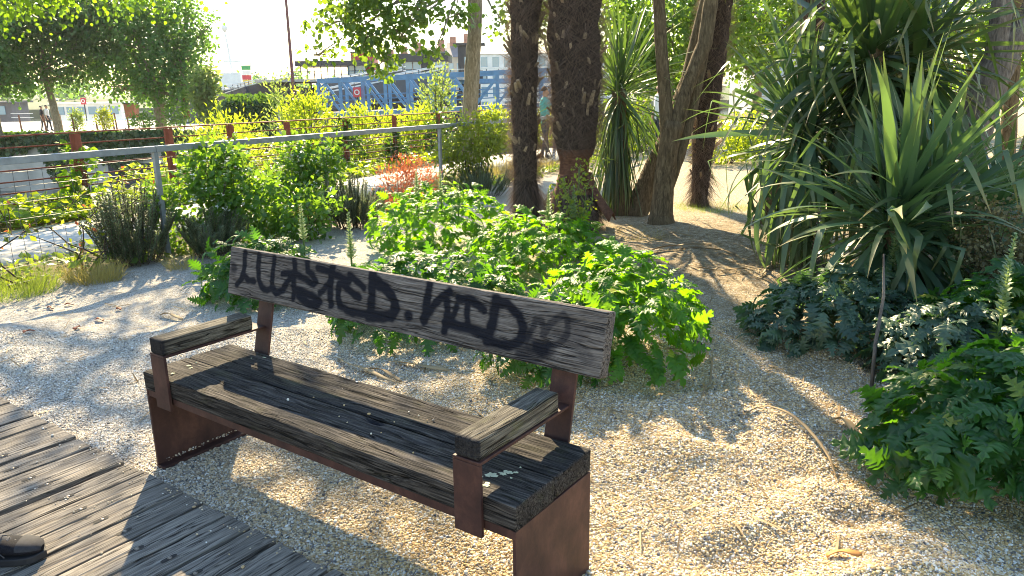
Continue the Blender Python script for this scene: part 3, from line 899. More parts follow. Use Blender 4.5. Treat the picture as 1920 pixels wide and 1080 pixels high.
# ------------------------------------------------------------------ acanthus mounds behind the bench
aca1 = acanthus('shaded acanthus clump spilling onto gravel by the left end of the backrest', (-1.98, 5.85), (0.52, 0.44), 0.44, 260, 0.125, 'acanthus_shade')
aca2 = acanthus('sunlit acanthus mound farthest from the bench, below the railing post', (-0.78, 7.75), (0.78, 0.68), 0.62, 298, 0.135, 'acanthus')
aca3 = acanthus('wide bright acanthus mound in front of the two shaggy palms', (0.30, 6.60), (0.72, 0.68), 0.50, 298, 0.135, 'acanthus')
aca4 = acanthus('shaded acanthus mound seen above and below the middle of the backrest', (-0.52, 5.02), (0.78, 0.56), 0.45, 298, 0.135, 'acanthus_shade')
aca5 = acanthus('rounded acanthus mound showing past the right end of the backrest', (0.62, 4.28), (0.44, 0.60), 0.48, 298, 0.135, 'acanthus')
aca8 = acanthus('low acanthus clump between the bench back and the gravel beneath it', (0.20, 3.98), (0.36, 0.34), 0.34, 190, 0.125, 'acanthus_shade', fill=60)
# ------------------------------------------------------------------ acanthus on the right
aca6 = acanthus('low bluish grey acanthus plant at the foot of the sword-leaved yucca', (2.08, 4.50), (0.62, 0.46), 0.34, 260, 0.14, 'acanthus_blue')
aca7 = acanthus('large glossy green acanthus plant at the lower right corner', (2.08, 2.86), (0.60, 0.48), 0.46, 298, 0.17, 'acanthus_shade')
aca10 = acanthus('grey-green acanthus filling the space between the bluish and the corner plants', (2.42, 3.85), (0.42, 0.36), 0.40, 190, 0.15, 'acanthus_blue')
aca9 = acanthus('taller acanthus plant with pale flower spikes behind the corner one', (2.85, 3.95), (0.62, 0.55), 0.55, 280, 0.16, 'acanthus_shade')
flower_spike(aca6, -0.02, 0.45, 0.1, 0.78, 'bract_purple', (0.0, 0.02))
flower_spike(aca6, 0.42, 0.30, 0.1, 0.76, 'bract')
flower_spike(aca9, -0.28, -0.12, 0.25, 0.82, 'bract', (0.05, 0))
flower_spike(aca9, -0.36, -0.30, 0.2, 0.72, 'bract')
flower_spike(aca9, -0.12, -0.34, 0.25, 0.66, 'bract')
for x, y, z in ((-.25, .1, .95), (.05, .2, .95), (.3, -.1, .8)):
    flower_spike(aca2, x * .8, y, 0.3, z * .85, 'bract')
flower_spike(aca3, 0.05, 0.3, 0.2, 0.72, 'bract'); flower_spike(aca3, 0.28, 0.3, 0.2, 0.74, 'bract')
flower_spike(aca4, -0.62, 0.2, 0.2, 0.78, 'bract'); flower_spike(aca1, 0.25, 0.3, 0.2, 0.72, 'bract')

# ------------------------------------------------------------------ sword-leaved yuccas and cordylines
SWORD = {}
for mat in ('sword', 'sword_dark'):
    SWORD[mat] = [sword_mesh(mat, R(8), 1.5), sword_mesh(mat, R(18), 1.6, twist=.3), sword_mesh(mat, R(34), 1.5, twist=-.3), sword_mesh(mat, R(60), 1.3),
                  sword_mesh(mat, R(95), 1.2, twist=.4), sword_mesh(mat, R(25), 1.4, kink=(.55, R(75))), sword_mesh(mat, R(15), 1.4, kink=(.72, R(95)), twist=-.4), sword_mesh(mat, R(125), 1.0)]
DEAD = [sword_mesh('dead_leaf', R(50), 1.2, .045, twist=.8), sword_mesh('dead_leaf', R(110), .9, .04, twist=-1.0)]

def sword_head(root, c, n, L, mat, emin=-65, emax=86, axis_=(0, 0, 1), width=1.0, skirt=0):
    c = np.array(c, float)
    k = np.arange(n)
    e = np.radians(np.clip(emax + (emin - emax) * (k / max(1, n - 1)) ** 0.95 + RNG.normal(size=n) * 13, -85, 89))
    a = k * 2.39996 + RNG.normal(size=n) * .5
    hz = np.stack([np.cos(a), np.sin(a), np.zeros(n)], -1)
    D = norm(hz * np.cos(e)[:, None] + np.array([0, 0, 1]) * np.sin(e)[:, None] + np.array(axis_) * 0.25 - np.array([0, 0, .25]))
    U = norm(np.array([0, 0, 1.0]) * np.cos(e)[:, None] - hz * np.sin(e)[:, None])
    base = c + hz * 0.03 + np.array([0, 0, 1]) * (np.sin(e) * 0.12 - 0.03)[:, None] + RNG.normal(size=(n, 3)) * np.array([.035, .035, .05])
    U = norm(U + RNG.normal(size=(n, 3)) * .28)
    S = L * np.clip(RNG.normal(.92, .17, n), .45, 1.25)
    ed = np.degrees(e)
    pick = np.where(ed > 45, RNG.choice([0, 0, 1, 1, 2], n), np.where(ed > 5, RNG.choice([1, 2, 2, 3, 0, 5, 6, 3], n), RNG.choice([2, 3, 4, 3, 6, 7, 5], n)))
    pick = np.where(RNG.random(n) < .08, RNG.choice([5, 6], n), pick)
    scatter_objs('leaf', SWORD[mat], base, D, U, np.stack([S * width * RNG.uniform(.8, 1.2, n), S, S], -1), root, first=pick)
    if skirt:
        k = np.arange(skirt)
        a = RNG.random(skirt) * 2 * math.pi
        hz = np.stack([np.cos(a), np.sin(a), np.zeros(skirt)], -1)
        D = norm(hz * RNG.uniform(.06, .4, skirt)[:, None] + np.array([0, 0, -1.0]))
        U = hz
        base = c + hz * .06 - np.array([0, 0, 1]) * RNG.uniform(0, .35, skirt)[:, None]
        S = L * RNG.uniform(.75, 1.2, skirt)
        scatter_objs('leaf', [SWORD[mat][0], SWORD[mat][1]], base, D, U, np.stack([S * width, S, S], -1), root)

def trunk_obj(root, pts, rad, mat, seg=14, rough=0.06, seed=1, name='trunk', sub=6):
    P, Q = [], []
    for i in range(len(pts) - 1):
        for k in range(sub):
            t = k / sub
            P.append(Vector(pts[i]).lerp(Vector(pts[i + 1]), t)); Q.append(rad[i] * (1 - t) + rad[i + 1] * t)
    P.append(Vector(pts[-1])); Q.append(rad[-1])
    return MB().tube(P, Q, seg, True, rough, seed).build(name, mat, root, True)

def rel(root, pts): return [tuple(np.array(p) - np.array(root.location)) for p in pts]

yu1 = empty('yucca', (2.60, 5.0, 0), 'big sword-leaved yucca arching over the bluish acanthus', 'yucca')
trunk_obj(yu1, [(0.0, 0, -0.05), (0.02, 0.02, .3), (0.0, 0, .66)], [.12, .09, .08], 'bark_cord')
sword_head(yu1, (0.0, 0, .66), 262, 1.04, 'sword', -75, 86, width=.98, skirt=34)
sword_head(yu1, (0.32, .12, .72), 80, 0.98, 'sword', -40, 80, width=.95)
yu2 = empty('yucca', (2.78, 6.95, 0), 'yucca at the left of the sword-leaved group, its long leaves drooping over the clearing', 'yucca')
trunk_obj(yu2, [(0, 0, -.05), (-.10, -.12, .6), (-.22, -.28, 1.18)], [.11, .09, .08], 'bark_cord')
sword_head(yu2, (-.22, -.30, 1.18), 235, 1.18, 'sword', -78, 88, width=0.80, skirt=50)
yu7 = empty('cordyline', (3.05, 9.0, 0), 'short leaning stem with a tuft of leaves beyond the drooping yucca', 'cordyline')
trunk_obj(yu7, [(0, 0, -.05), (0.12, -.1, .5), (0.3, -.25, 1.25)], [.13, .11, .09], 'bark_cord')
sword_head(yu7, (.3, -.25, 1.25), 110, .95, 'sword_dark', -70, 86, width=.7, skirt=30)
yu3 = empty('yucca', (3.35, 6.7, 0), 'tall yucca whose dense crown fills the upper right', 'yucca')
trunk_obj(yu3, [(0, 0, -.05), (-.15, -.1, .9), (-.36, -.25, 1.9)], [.12, .10, .09], 'bark_cord')
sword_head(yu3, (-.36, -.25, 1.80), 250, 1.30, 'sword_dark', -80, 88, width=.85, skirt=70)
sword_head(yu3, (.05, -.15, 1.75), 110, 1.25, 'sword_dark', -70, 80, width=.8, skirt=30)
yu4 = empty('cordyline', (4.15, 7.9, 0), 'cordyline with a thick hanging skirt of dark leaves behind the leaning trunk', 'cordyline')
trunk_obj(yu4, [(0, 0, -.05), (-.1, 0, 1.3), (-.15, 0, 2.5)], [.14, .11, .10], 'bark_cord')
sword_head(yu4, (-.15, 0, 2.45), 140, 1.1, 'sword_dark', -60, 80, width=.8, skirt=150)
yu6 = empty('yucca', (3.55, 5.55, 0), 'yucca at the right edge with leaves reaching across the leaning trunk', 'yucca')
trunk_obj(yu6, [(0, 0, -.05), (0.03, 0.02, .3), (0.05, 0, .62)], [.12, .09, .08], 'bark_cord')
sword_head(yu6, (0.05, 0, .62), 190, .95, 'sword', -60, 62, width=.95, skirt=20)
yu5 = empty('cordyline', (1.42, 9.75, 0), 'cordyline beside the thick palm, its green skirt hanging to the ground', 'cordyline')
trunk_obj(yu5, [(0, 0, -.05), (-.02, 0, .8), (-.04, 0, 1.6)], [.13, .10, .09], 'bark_cord')
sword_head(yu5, (-.04, 0, 1.55), 210, 1.12, 'sword_dark', -60, 88, width=.42, skirt=70)
sword_head(yu5, (-.04, 0, 1.15), 4, 1.0, 'sword_dark', -70, -40, width=.5, skirt=110)

# forked cordyline trunk and its neighbours; crowns stand above the picture
ct = empty('forked_cordyline', (1.84, 9.1, 0), 'brown bare trunk dividing into three upright stems behind the gravel clearing', 'tree')
trunk_obj(ct, rel(ct, [(1.84, 9.1, -.06), (1.84, 9.1, .12), (1.86, 9.1, .6), (1.93, 9.1, 1.22)]), [.18, .14, .12, .125], 'bark_cord', 16, .05, 2)
trunk_obj(ct, rel(ct, [(1.88, 9.1, 1.05), (1.83, 9.1, 1.5), (1.76, 9.1, 2.1), (1.70, 9.1, 2.8), (1.55, 9.1, 3.9)]), [.085, .075, .070, .068, .06], 'bark_cord', 14, .05, 3, 'stem')
trunk_obj(ct, rel(ct, [(1.95, 9.1, 1.05), (2.07, 9.12, 1.55), (2.28, 9.15, 2.1), (2.36, 9.2, 2.75), (2.45, 9.2, 4.0)]), [.095, .085, .085, .08, .06], 'bark_cord', 14, .05, 4, 'stem')
trunk_obj(ct, rel(ct, [(1.90, 9.12, .35), (2.05, 9.16, .85), (2.18, 9.22, 1.35), (2.27, 9.25, 1.85), (2.36, 9.2, 2.5)]), [.06, .075, .07, .068, .06], 'bark_cord', 14, .05, 5, 'stem')
for p in ((1.55, 9.1, 3.95), (2.45, 9.2, 4.05)):
    sword_head(ct, rel(ct, [p])[0], 110, 0.95, 'sword_dark', -60, 85, width=.6)
lt = empty('leaning_cordyline', (1.60, 9.75, 0), 'dark trunk slanting up behind the forked one', 'tree')
trunk_obj(lt, rel(lt, [(1.60, 9.75, -.05), (1.82, 9.72, .5), (2.02, 9.7, 1.0), (2.25, 9.7, 1.7), (2.6, 9.8, 3.4)]), [.17, .14, .12, .11, .08], 'bark_cord', 14, .06, 6)
sword_head(lt, rel(lt, [(2.6, 9.8, 3.4)])[0], 100, 0.95, 'sword_dark', -60, 85, width=.6)
gt = empty('leaning_tree', (3.95, 7.0, 0), 'grey-brown trunk leaning right and forking, at the upper right', 'tree')
trunk_obj(gt, rel(gt, [(3.85, 7.0, -.05), (4.02, 7.0, .5), (4.22, 7.0, .98), (4.33, 7.0, 1.58), (4.42, 7.0, 1.85)]), [.20, .165, .15, .145, .14], 'bark_grey', 16, .05, 7)
trunk_obj(gt, rel(gt, [(4.36, 7.0, 1.70), (4.36, 7.02, 2.2), (4.33, 7.05, 3.2), (4.2, 7.1, 4.2)]), [.10, .085, .08, .05], 'bark_grey', 12, .05, 8, 'stem')
trunk_obj(gt, rel(gt, [(4.40, 7.0, 1.78), (4.66, 7.0, 2.3), (5.0, 7.0, 3.1), (5.3, 7.1, 4.2)]), [.11, .10, .09, .05], 'bark_grey', 12, .05, 9, 'stem')
for p in ((4.2, 7.1, 4.25), (5.3, 7.1, 4.25)):
    sword_head(gt, rel(gt, [p])[0], 100, 0.95, 'sword_dark', -60, 85, width=.7)
for (x, y, lean, lab) in ((5.35, 8.0, .35, 'thin trunk at the right edge beyond the leaning one'), (6.35, 9.6, -.2, 'slim far trunk standing by the right edge on sunlit gravel')):
    q = empty('thin_tree', (x, y, 0), lab, 'tree')
    trunk_obj(q, [(0, 0, -.05), (lean * .4, 0, 1.0), (lean, 0, 2.3), (lean * 1.4, 0, 3.6)], [.12, .09, .08, .06], 'bark_cord', 12, .06, 3)
    sword_head(q, (lean * 1.4, 0, 3.6), 90, .95, 'sword_dark', -60, 85, width=.7)

# ------------------------------------------------------------------ shaggy fan palms
def fan_mesh(seed):
    rr = np.random.default_rng(seed)
    V, F, tip = [], [], []
    def q(a, b, c, d, tt):
        i = len(V); V.extend([a, b, c, d]); F.append((i, i + 1, i + 2, i + 3)); tip.extend(tt)
    L = 0.62                                                     # petiole
    for k in range(5):
        t0, t1 = k / 5, (k + 1) / 5
        z0, z1 = -.18 * t0 ** 2, -.18 * t1 ** 2
        q((-.012, L * t0, z0), (.012, L * t0, z0), (.011, L * t1, z1), (-.011, L * t1, z1), [0, 0, 0, 0])
    c = np.array([0, L, -.18])
    n = 26
    for i in range(n):
        a = math.radians(-118 + 236 * i / (n - 1))
        d = np.array([math.sin(a), math.cos(a), -0.12 + .1 * rr.normal() * .5])
        s = np.array([math.cos(a), -math.sin(a), 0])
        ln = 0.58 * (0.75 + 0.25 * math.cos(a)) * rr.uniform(.92, 1.05)
        dr = rr.uniform(.15, .42)
        w0, w1 = .004, .020
        p0, p1 = c, c + d * ln * .5 + np.array([0, 0, -.02])
        p2 = c + d * ln * .85 + np.array([0, 0, -.08 - dr * .18]); p3 = c + d * ln * .98 + np.array([0, 0, -.12 - dr * .45])
        up = np.array([0, 0, .010])
        q(p0 - s * w0, p0 + s * w0, p1 + s * w1 + up, p1 - s * w1 + up, [0, 0, .3, .3])
        q(p1 - s * w1 + up, p1 + s * w1 + up, p2 + s * w1 * .7, p2 - s * w1 * .7, [.3, .3, .7, .7])
        q(p2 - s * w1 * .7, p2 + s * w1 * .7, p3 + s * .002, p3 - s * .002, [.7, .7, 1, 1])
    return npmesh('frond', np.array(V), np.array(F), 'frond', False, {'tip': ('POINT', np.array(tip))})
FANS = [fan_mesh(s) for s in range(4)]
bm_ = MB()
bm_.add([(-.030, 0, -.012), (.030, 0, -.012), (.026, 0, .008), (-.026, 0, .008), (-.020, .15, -.008), (.016, .158, -.008), (.013, .155, .008), (-.017, .147, .008)],
        [(3, 2, 1, 0), (4, 5, 6, 7), (0, 1, 5, 4), (1, 2, 6, 5), (2, 3, 7, 6), (3, 0, 4, 7)])
STUB = [bm_.mesh('leaf_base', 'leaf_base')]
FIBRE = (np.array([(-.012, 0, 0), (.012, 0, 0), (.008, .4, .05), (-.008, .4, .05), (0, 1, -.08), (0.001, 1, -.08)]), np.array([(0, 1, 2, 3), (3, 2, 5, 4)]))

def palm(label, base, prof, top, crown_n, nstub, nfib, lean=(0, 0), skin=None, seed=1, frond=1.0, zmax_detail=3.0):
    """prof: list of (z, radius)"""
    root = empty('fan_palm', (base[0], base[1], 0), label, 'palm')
    zs = np.linspace(-.06, top, 90)
    pz, pr = zip(*prof)
    rad = np.interp(zs, pz, pr)
    cx = lambda z: lean[0] * z / top + .02 * np.sin(z * 1.7 + seed)
    cy = lambda z: lean[1] * z / top
    seg = 22
    th = np.linspace(0, 2 * math.pi, seg, endpoint=False)
    T, Z = np.meshgrid(th, zs)
    Rr = rad[:, None] * 0.86 * (1 + .10 * vnoise(np.stack([np.cos(T) * 2, np.sin(T) * 2, Z * 7], -1), seed) + .06 * vnoise(np.stack([np.cos(T) * 5, np.sin(T) * 5, Z * 22], -1), seed + 3))
    V = np.stack([cx(Z) + Rr * np.cos(T), cy(Z) + Rr * np.sin(T), Z], -1).reshape(-1, 3)
    i = np.arange(len(zs) * seg).reshape(len(zs), seg)
    F = np.stack([i[:-1], np.roll(i[:-1], -1, 1), np.roll(i[1:], -1, 1), i[1:]], -1).reshape(-1, 4)
    me = npmesh('trunk', V, F, 'palm_core', True)
    if skin:
        me.materials.append(MATS['palm_skin'])
        zc = (Z[:-1] + Z[1:]).ravel() / 2
        me.polygons.foreach_set('material_index', ((zc > skin[0]) & (zc < skin[1])).astype(np.int32))
    link(bpy.data.objects.new('trunk', me), root)
    # cut leaf bases
    z = RNG.uniform(.35, zmax_detail, nstub); a = RNG.random(nstub) * 2 * math.pi
    if skin: z = np.where((z > skin[0] - .1) & (z < skin[1] + .1), z + .8, z)
    hz = np.stack([np.cos(a), np.sin(a), np.zeros(nstub)], -1)
    r = np.interp(z, pz, pr)
    P = np.stack([cx(z), cy(z), z], -1) + hz * (r * .80)[:, None]
    D = norm(hz * RNG.uniform(.25, .75, nstub)[:, None] + np.array([0, 0, 1]) + RNG.normal(size=(nstub, 3)) * .25)
    scatter_objs('leaf_base', STUB, P, D, hz, np.stack([RNG.uniform(.4, 1.1, nstub), RNG.uniform(.4, 1.2, nstub) ** 1.2, RNG.uniform(.8, 1.5, nstub)], -1), root)
    # brown fibre
    z = RNG.uniform(.02, zmax_detail + .4, nfib); a = RNG.random(nfib) * 2 * math.pi
    if skin: keep = ~((z > skin[0]) & (z < skin[1])); z, a = z[keep], a[keep]
    n = len(z)
    hz = np.stack([np.cos(a), np.sin(a), np.zeros(n)], -1)
    tz = np.stack([-np.sin(a), np.cos(a), np.zeros(n)], -1)
    r = np.interp(z, pz, pr) * RNG.uniform(.80, .96, n)
    P = np.stack([cx(z), cy(z), z], -1) + hz * r[:, None]
    dn = np.where(z < .55, -1.2, RNG.choice([-.8, .5], n))
    D = norm(hz * RNG.uniform(.15, 1.0, n)[:, None] + np.array([0, 0, 1]) * dn[:, None] + tz * RNG.normal(size=(n, 1)) * .8)
    S = RNG.uniform(.06, .18, n) * np.where(RNG.random(n) < .25, 1.5, 1.0) * np.where(z < .55, 1.35, 1)
    scatter('fibre', FIBRE, P, D, hz, np.stack([S * .75, S, S], -1), 'fibre', root, kind='stuff')
    k = n // 5
    scatter('pale_fibre', FIBRE, P[:k] + hz[:k] * .01, D[:k], hz[:k], np.stack([S[:k] * .5, S[:k] * 1.25, S[:k]], -1), 'fibre_pale', root, kind='stuff')
    # crown of fan leaves
    kk = np.arange(crown_n)
    e = np.radians(72 - 125 * (kk / crown_n)); a = kk * 2.4
    hz = np.stack([np.cos(a), np.sin(a), np.zeros(crown_n)], -1)
    D = norm(hz * np.cos(e)[:, None] + np.array([0, 0, 1]) * np.sin(e)[:, None])
    U = norm(np.array([0, 0, 1.0]) * np.cos(e)[:, None] - hz * np.sin(e)[:, None] + RNG.normal(size=(crown_n, 3)) * .15)
    P = np.array([cx(top), cy(top), top - .05]) + hz * .06
    scatter_objs('frond', FANS, P, D, U, frond * RNG.uniform(.85, 1.15, crown_n), root)
    return root

palm('slender shaggy palm trunk studded with pale leaf stubs, left of the thick one', (0.17, 8.79), [(-.06, .14), (.1, .16), (.5, .17), (.65, .15), (1.2, .165), (2.0, .18), (2.7, .19), (3.3, .14), (6, .12)], 5.7, 17, 75, 14000, seed=2, lean=(.06, 0))
pb = palm('thick shaggy palm trunk with a stripped reddish ring near its base', (0.74, 8.72), [(-.06, .30), (.15, .36), (.42, .33), (.56, .20), (.8, .19), (.98, .25), (1.2, .29), (2.0, .32), (2.7, .325), (3.3, .22), (6.4, .15)], 6.3, 18, 75, 24000, seed=5, skin=(.46, .92), lean=(-.05, 0))
palm('dark slim palm trunk standing past the forked brown trunk', (2.62, 10.48), [(-.06, .16), (.1, .13), (.5, .15), (1.0, .19), (1.7, .23), (2.6, .25), (5, .2)], 4.9, 20, 40, 9000, seed=8, lean=(.22, .05))
palm('far palm half hidden behind the sword-leaved yuccas', (4.60, 12.0), [(-.06, .18), (1.0, .19), (2.0, .2), (5, .17)], 4.4, 26, 50, 3000, seed=11)
# loose sheaths round the foot of the thick palm
for a, s in ((-0.6, 1.0), (0.5, .8), (-2.4, .8)):
    m = MB()
    c, sn = math.cos(a), math.sin(a)
    V = []
    for j in range(7):
        t = j / 6
        rr_0 = .20 + .30 * s * t ** 1.4
        for k in range(5):
            w = (k - 2) / 2 * (.34 - .18 * t)
            V.append((rr_0 * math.cos(a + w), rr_0 * math.sin(a + w), .66 - .42 * t - .05 * abs(k - 2) * t))
    m.add(V, [(5 * j + k, 5 * j + k + 1, 5 * j + k + 6, 5 * j + k + 5) for j in range(6) for k in range(4)])
    o = m.build('leaf_sheath', 'palm_skin', pb, True)
    md = o.modifiers.new('s', 'SOLIDIFY'); md.thickness = .012
# ------------------------------------------------------------------ water, banks and quays
def watermat():
    n = NT('water')
    w = n.noise(n.coord('Object', (1, .35, 1)), 1.6, 4)
    n.base((0.045, 0.060, 0.055)); n.set(Roughness=0.12)
    n.l(n.bump(w, 0.25, 0.05), n.b.inputs['Normal'])
    MATS['water'] = n.m
watermat()
def plane(name, x0, x1, y0, y1, z, mat, label):
    me = npmesh(name, np.array([(x0, y0, z), (x1, y0, z), (x1, y1, z), (x0, y1, z)]), np.array([(0, 1, 2, 3)]), mat)
    return tag(link(bpy.data.objects.new(name, me)), label, kind='structure')
plane('water', -3000, 3000, 14, 5000, -3.9, 'water', 'still harbour water beyond the bank')

wall = MB()
wall.box(-120, -13.5, 46, 46.8, -6, -0.85)
qw = wall.build('quay_wall', 'concrete_wall'); tag(qw, 'stained concrete quay wall across the water, hung with ivy', 'wall')
cop = MB(); cop.box(-120, -13.4, 45.9, 46.9, -0.85, -0.62); cop.build('coping', 'quay_pave', qw)
qg = MB(); qg.box(-120, -13.6, 46.9, 74, -6, -0.64)
tag(qg.build('far_quay', 'quay_pave'), 'pale paved quay across the water', kind='structure')
simple('spray_red', (0.45, 0.03, 0.04), 0.6, 0, 0.05); simple('spray_blue', (0.06, 0.22, 0.5), 0.6, 0, 0.05); simple('wall_dark_grey', (0.06, 0.06, 0.075), 0.7, 0, 0.2, 2); simple('spray_white', (0.6, 0.62, 0.66), 0.7, 0, .05)
def squig(name, mat, pts, r):
    q = [Vector((x, 45.985, z)) for x, z in pts]
    MB().tube(q, r, 5).build(name, mat, qw)
squig('graffiti', 'spray_red', [(-24.9, -1.9), (-24.5, -1.3), (-24.2, -1.9), (-24.0, -1.35), (-23.5, -1.15), (-23.2, -1.6), (-23.7, -1.75), (-23.3, -1.3), (-22.9, -1.9), (-23.9, -2.2), (-24.6, -2.15)], .045)
squig('graffiti', 'spray_blue', [(-18.5, -1.5), (-18.2, -1.3), (-17.9, -1.6), (-17.6, -1.35), (-17.9, -1.25)], .06)
squig('graffiti', 'spray_white', [(-27.4, -2.0), (-27.0, -2.8), (-26.8, -3.6)], .1)
g2 = MB(); g2.box(-24.4, -21.0, 45.97, 45.995, -3.9, -2.35); g2.build('dark_wall_part', 'wall_dark_grey', qw)  # flat darker grey part of the wall face

# far bank with its wood
fb = MB()
fb.prism([(-4.2, 210), (-3, 205), (1.2, 215), (3.5, 260), (4, 420)][::-1] and [(205, -4.2), (206, -1.5), (230, 0.8), (300, 2.4), (900, 3.0), (900, -4.2)], -900, 900, 'x')
simple('bank', (0.10, 0.13, 0.06), 0.95, 0, .3, .05)
tag(fb.build('far_bank', 'bank'), 'low far bank along the horizon', kind='structure')

def leafy(name, label, cat, c, blobs, n, size, tmpl, mat, stems=6, rstem=0.012, ncl=60, spread=0.08, up=.25, droop=.2, group=None, flower=None, stemmat='twig', widen=1.0, upright=0.0):
    root = empty(name, c, label, cat, group=group)
    tot = sum(b[3] * b[4] * b[5] for b in blobs) or 1
    Ps, Ds, Us = [], [], []
    for b in blobs:
        k = max(20, int(n * (b[3] * b[4] * b[5]) / tot))
        P, D, U, cc = clump_leaves(b[:3], b[3:], k, max(6, int(ncl * (b[3] * b[4] * b[5]) / tot)), spread, up=up, droop=droop)
        if upright: D = norm(D + np.array([0, 0, upright]))
        Ps.append(P); Ds.append(D); Us.append(U)
    P, D, U = map(np.concatenate, (Ps, Ds, Us))
    S = size * RNG.uniform(.6, 1.25, len(P))
    scatter('foliage', tmpl, P, D, U, np.stack([S * widen, S, S], -1), mat, root, kind='stuff')
    if flower:
        fm, fn, fs = flower
        i = RNG.integers(0, len(P), fn)
        for k in range(1):
            PP = np.repeat(P[i], 4, 0) + RNG.normal(size=(fn * 4, 3)) * .01
            a = np.tile(np.arange(4) * 1.57, fn)
            DD = np.stack([np.cos(a), np.sin(a) * .6 - .4, .3 + 0 * a], -1)
            scatter('flower', LEAF4, PP, DD, np.tile(np.array([[0, -.8, .6]]), (fn * 4, 1)), np.full(fn * 4, fs), fm, root, kind='stuff')
    rr = random.Random(len(P))
    for k in range(stems):
        b = blobs[k % len(blobs)]
        tgt = (b[0] + rr.uniform(-.7, .7) * b[3], b[1] + rr.uniform(-.5, .5) * b[4], b[2] + rr.uniform(0, .85) * b[5])
        pts = wob_path((rr.uniform(-.08, .08), rr.uniform(-.08, .08), -.05), tgt, 6, .06 * (b[5] + .2), rr)
        MB().tube(pts, [rstem * (1 - .12 * j) for j in range(7)], 5).build('stem', stemmat, root, True)
    return root

def tree(name, label, base, trunk, rad, blobs, n, size, mat, tmpl=LEAF6, bark='bark_poplar', ncl=160, spread=.25, group=None, limbs=True, shell=.3, lr=.35):
    root = empty(name, base, label, 'tree', group=group)
    trunk_obj(root, trunk, rad, bark, 12, .06, 4)
    top = Vector(trunk[-1])
    wt = lambda b: b[3] * b[4] * b[5] * (b[6] if len(b) > 6 else 1.0)
    tot = sum(wt(b) for b in blobs)
    cr = []
    rr = random.Random(int(abs(base[0]) * 10))
    for b in blobs:
        k = max(60, int(n * wt(b) / tot))
        P, D, U, cc = clump_leaves(b[:3], b[3:6], k, max(8, int(ncl * wt(b) / tot)), spread, shell, droop=.45)
        cr.append((P, D, U))
        if limbs:
            st = Vector(trunk[-1]).lerp(Vector(trunk[-2]), rr.uniform(0, .6))
            MB().tube(wob_path(st, b[:3], 6, .12 * b[3], rr), [rad[-1] * lr * 2 * (1 - .13 * j) for j in range(7)], 7).build('limb', bark, root, True)
            m = MB()
            for q in cc[:14]:
                m.tube(wob_path(b[:3], q, 4, .08 * b[3], rr), [rad[-1] * lr * .7 * (1 - .2 * j) for j in range(5)], 4)
            m.build('twigs', bark, root, True)['kind'] = 'stuff'
    P, D, U = [np.concatenate([q[i] for q in cr]) for i in range(3)]
    scatter('crown', tmpl, P, D, U, size * RNG.uniform(.6, 1.25, len(P)), mat, root, kind='stuff')
    return root

def treeline():
    n = 150
    c = np.stack([RNG.uniform(-330, 330, n), RNG.uniform(222, 262, n), np.zeros(n)], -1)
    r = RNG.uniform(2.6, 5.2, n)
    c[:, 2] = 0.6 + r * .8
    k = np.repeat(np.arange(n), 110)
    u = rand_unit(len(k))
    P = c[k] + u * (r[k] * RNG.uniform(.55, 1.05, len(k)))[:, None] * np.array([1.25, 1, .95])
    tag(scatter('treeline', LEAF6, P, rand_unit(len(k)), u + rand_unit(len(k)) * .6, RNG.uniform(.8, 1.6, len(k)), 'tree_dark'), 'soft rounded tree line on the far bank', kind='stuff')
treeline()
def rl(base, pts):
    return [(p[0] - base[0], p[1] - base[1], p[2] - base[2], *p[3:]) for p in pts]

# ------------------------------------------------------------------ near galvanised railing
def fs(o, s, z=0.0): return (-3.5 - 0.866 * o + 0.5 * s, 7.5 + 0.5 * o + 0.866 * s, z)
rail = empty('railing', fs(0, 0), 'grey galvanised handrail on square posts with wire mesh, behind the bench', 'railing', R(60))
pst = [-4.8, -2.4, 0.0, 2.35, 4.85, 7.25, 9.65, 12.05]
for a, b in zip(pst[:-1], pst[1:]):
    MB().box(a + .003, b - .003, -.032, .032, 1.055, 1.115).build('top_rail', 'galv', rail, bevel=.004)
for s in pst:
    MB().box(s - .024, s + .024, -.020, .020, -.1, 1.054).build('post', 'galv', rail, bevel=.003)
for a, b in zip(pst[:-1], pst[1:]):
    m = MB()
    k = 0
    rr = random.Random(int(a * 10))
    z = .05
    while z < 1.0:
        m.tube([(a + .025, 0, z), ((a + b) / 2, rr.uniform(-.02, .02), z + rr.uniform(-.012, .012)), (b - .025, 0, z)], .0026, 3, False); z += .135
    x = a + .1
    while x < b - .05:
        m.tube([(x, 0, .03), (x + rr.uniform(-.01, .01), rr.uniform(-.015, .015), .5), (x, 0, 1.0)], .0024, 3, False); x += .12
    o = m.build('wire_mesh', 'wire', rail); o['kind'] = 'stuff'

# ------------------------------------------------------------------ rusty railing by the water
rust = empty('rusty_railing', fs(4.4, 0), 'rust red steel railing with thin horizontal bars along the water', 'railing', R(60))
rp = [-7.5, -5.6, -3.6, -1.7, 0.1, 1.8, 3.35, 4.6, 5.95, 7.6, 9.25, 11.0, 12.8, 14.8, 17, 19.5, 22, 25]
for s in rp:
    MB().prism([(s - .085, -.03), (s - .07, -.045), (s, -.012), (s + .07, -.045), (s + .085, -.03), (s, .02)], -.4, 1.07, 'z').build('post', 'rust_post', rust)
MB().box(-8, 26, -.028, .028, 1.078, 1.098).build('top_rail', 'rust_post', rust)
for k in range(6):
    MB().tube([(-8, 0, .93 - .155 * k), (26, 0, .93 - .155 * k)], .011, 6).build('bar', 'rust_post', rust)
def ivy_post(s, h, w, n, label):
    c = fs(4.4, s)
    leafy('ivy', label, 'ivy', c, [(0, 0, h * .45, w, w, h * .55)], n, .085, LEAF6, 'ivy' if s > 6 else 'lime', 2, .01, 40, .05)
ivy_post(1.8, 1.05, .24, 420, 'yellow-green climber wound round a rusty post above the ground cover')
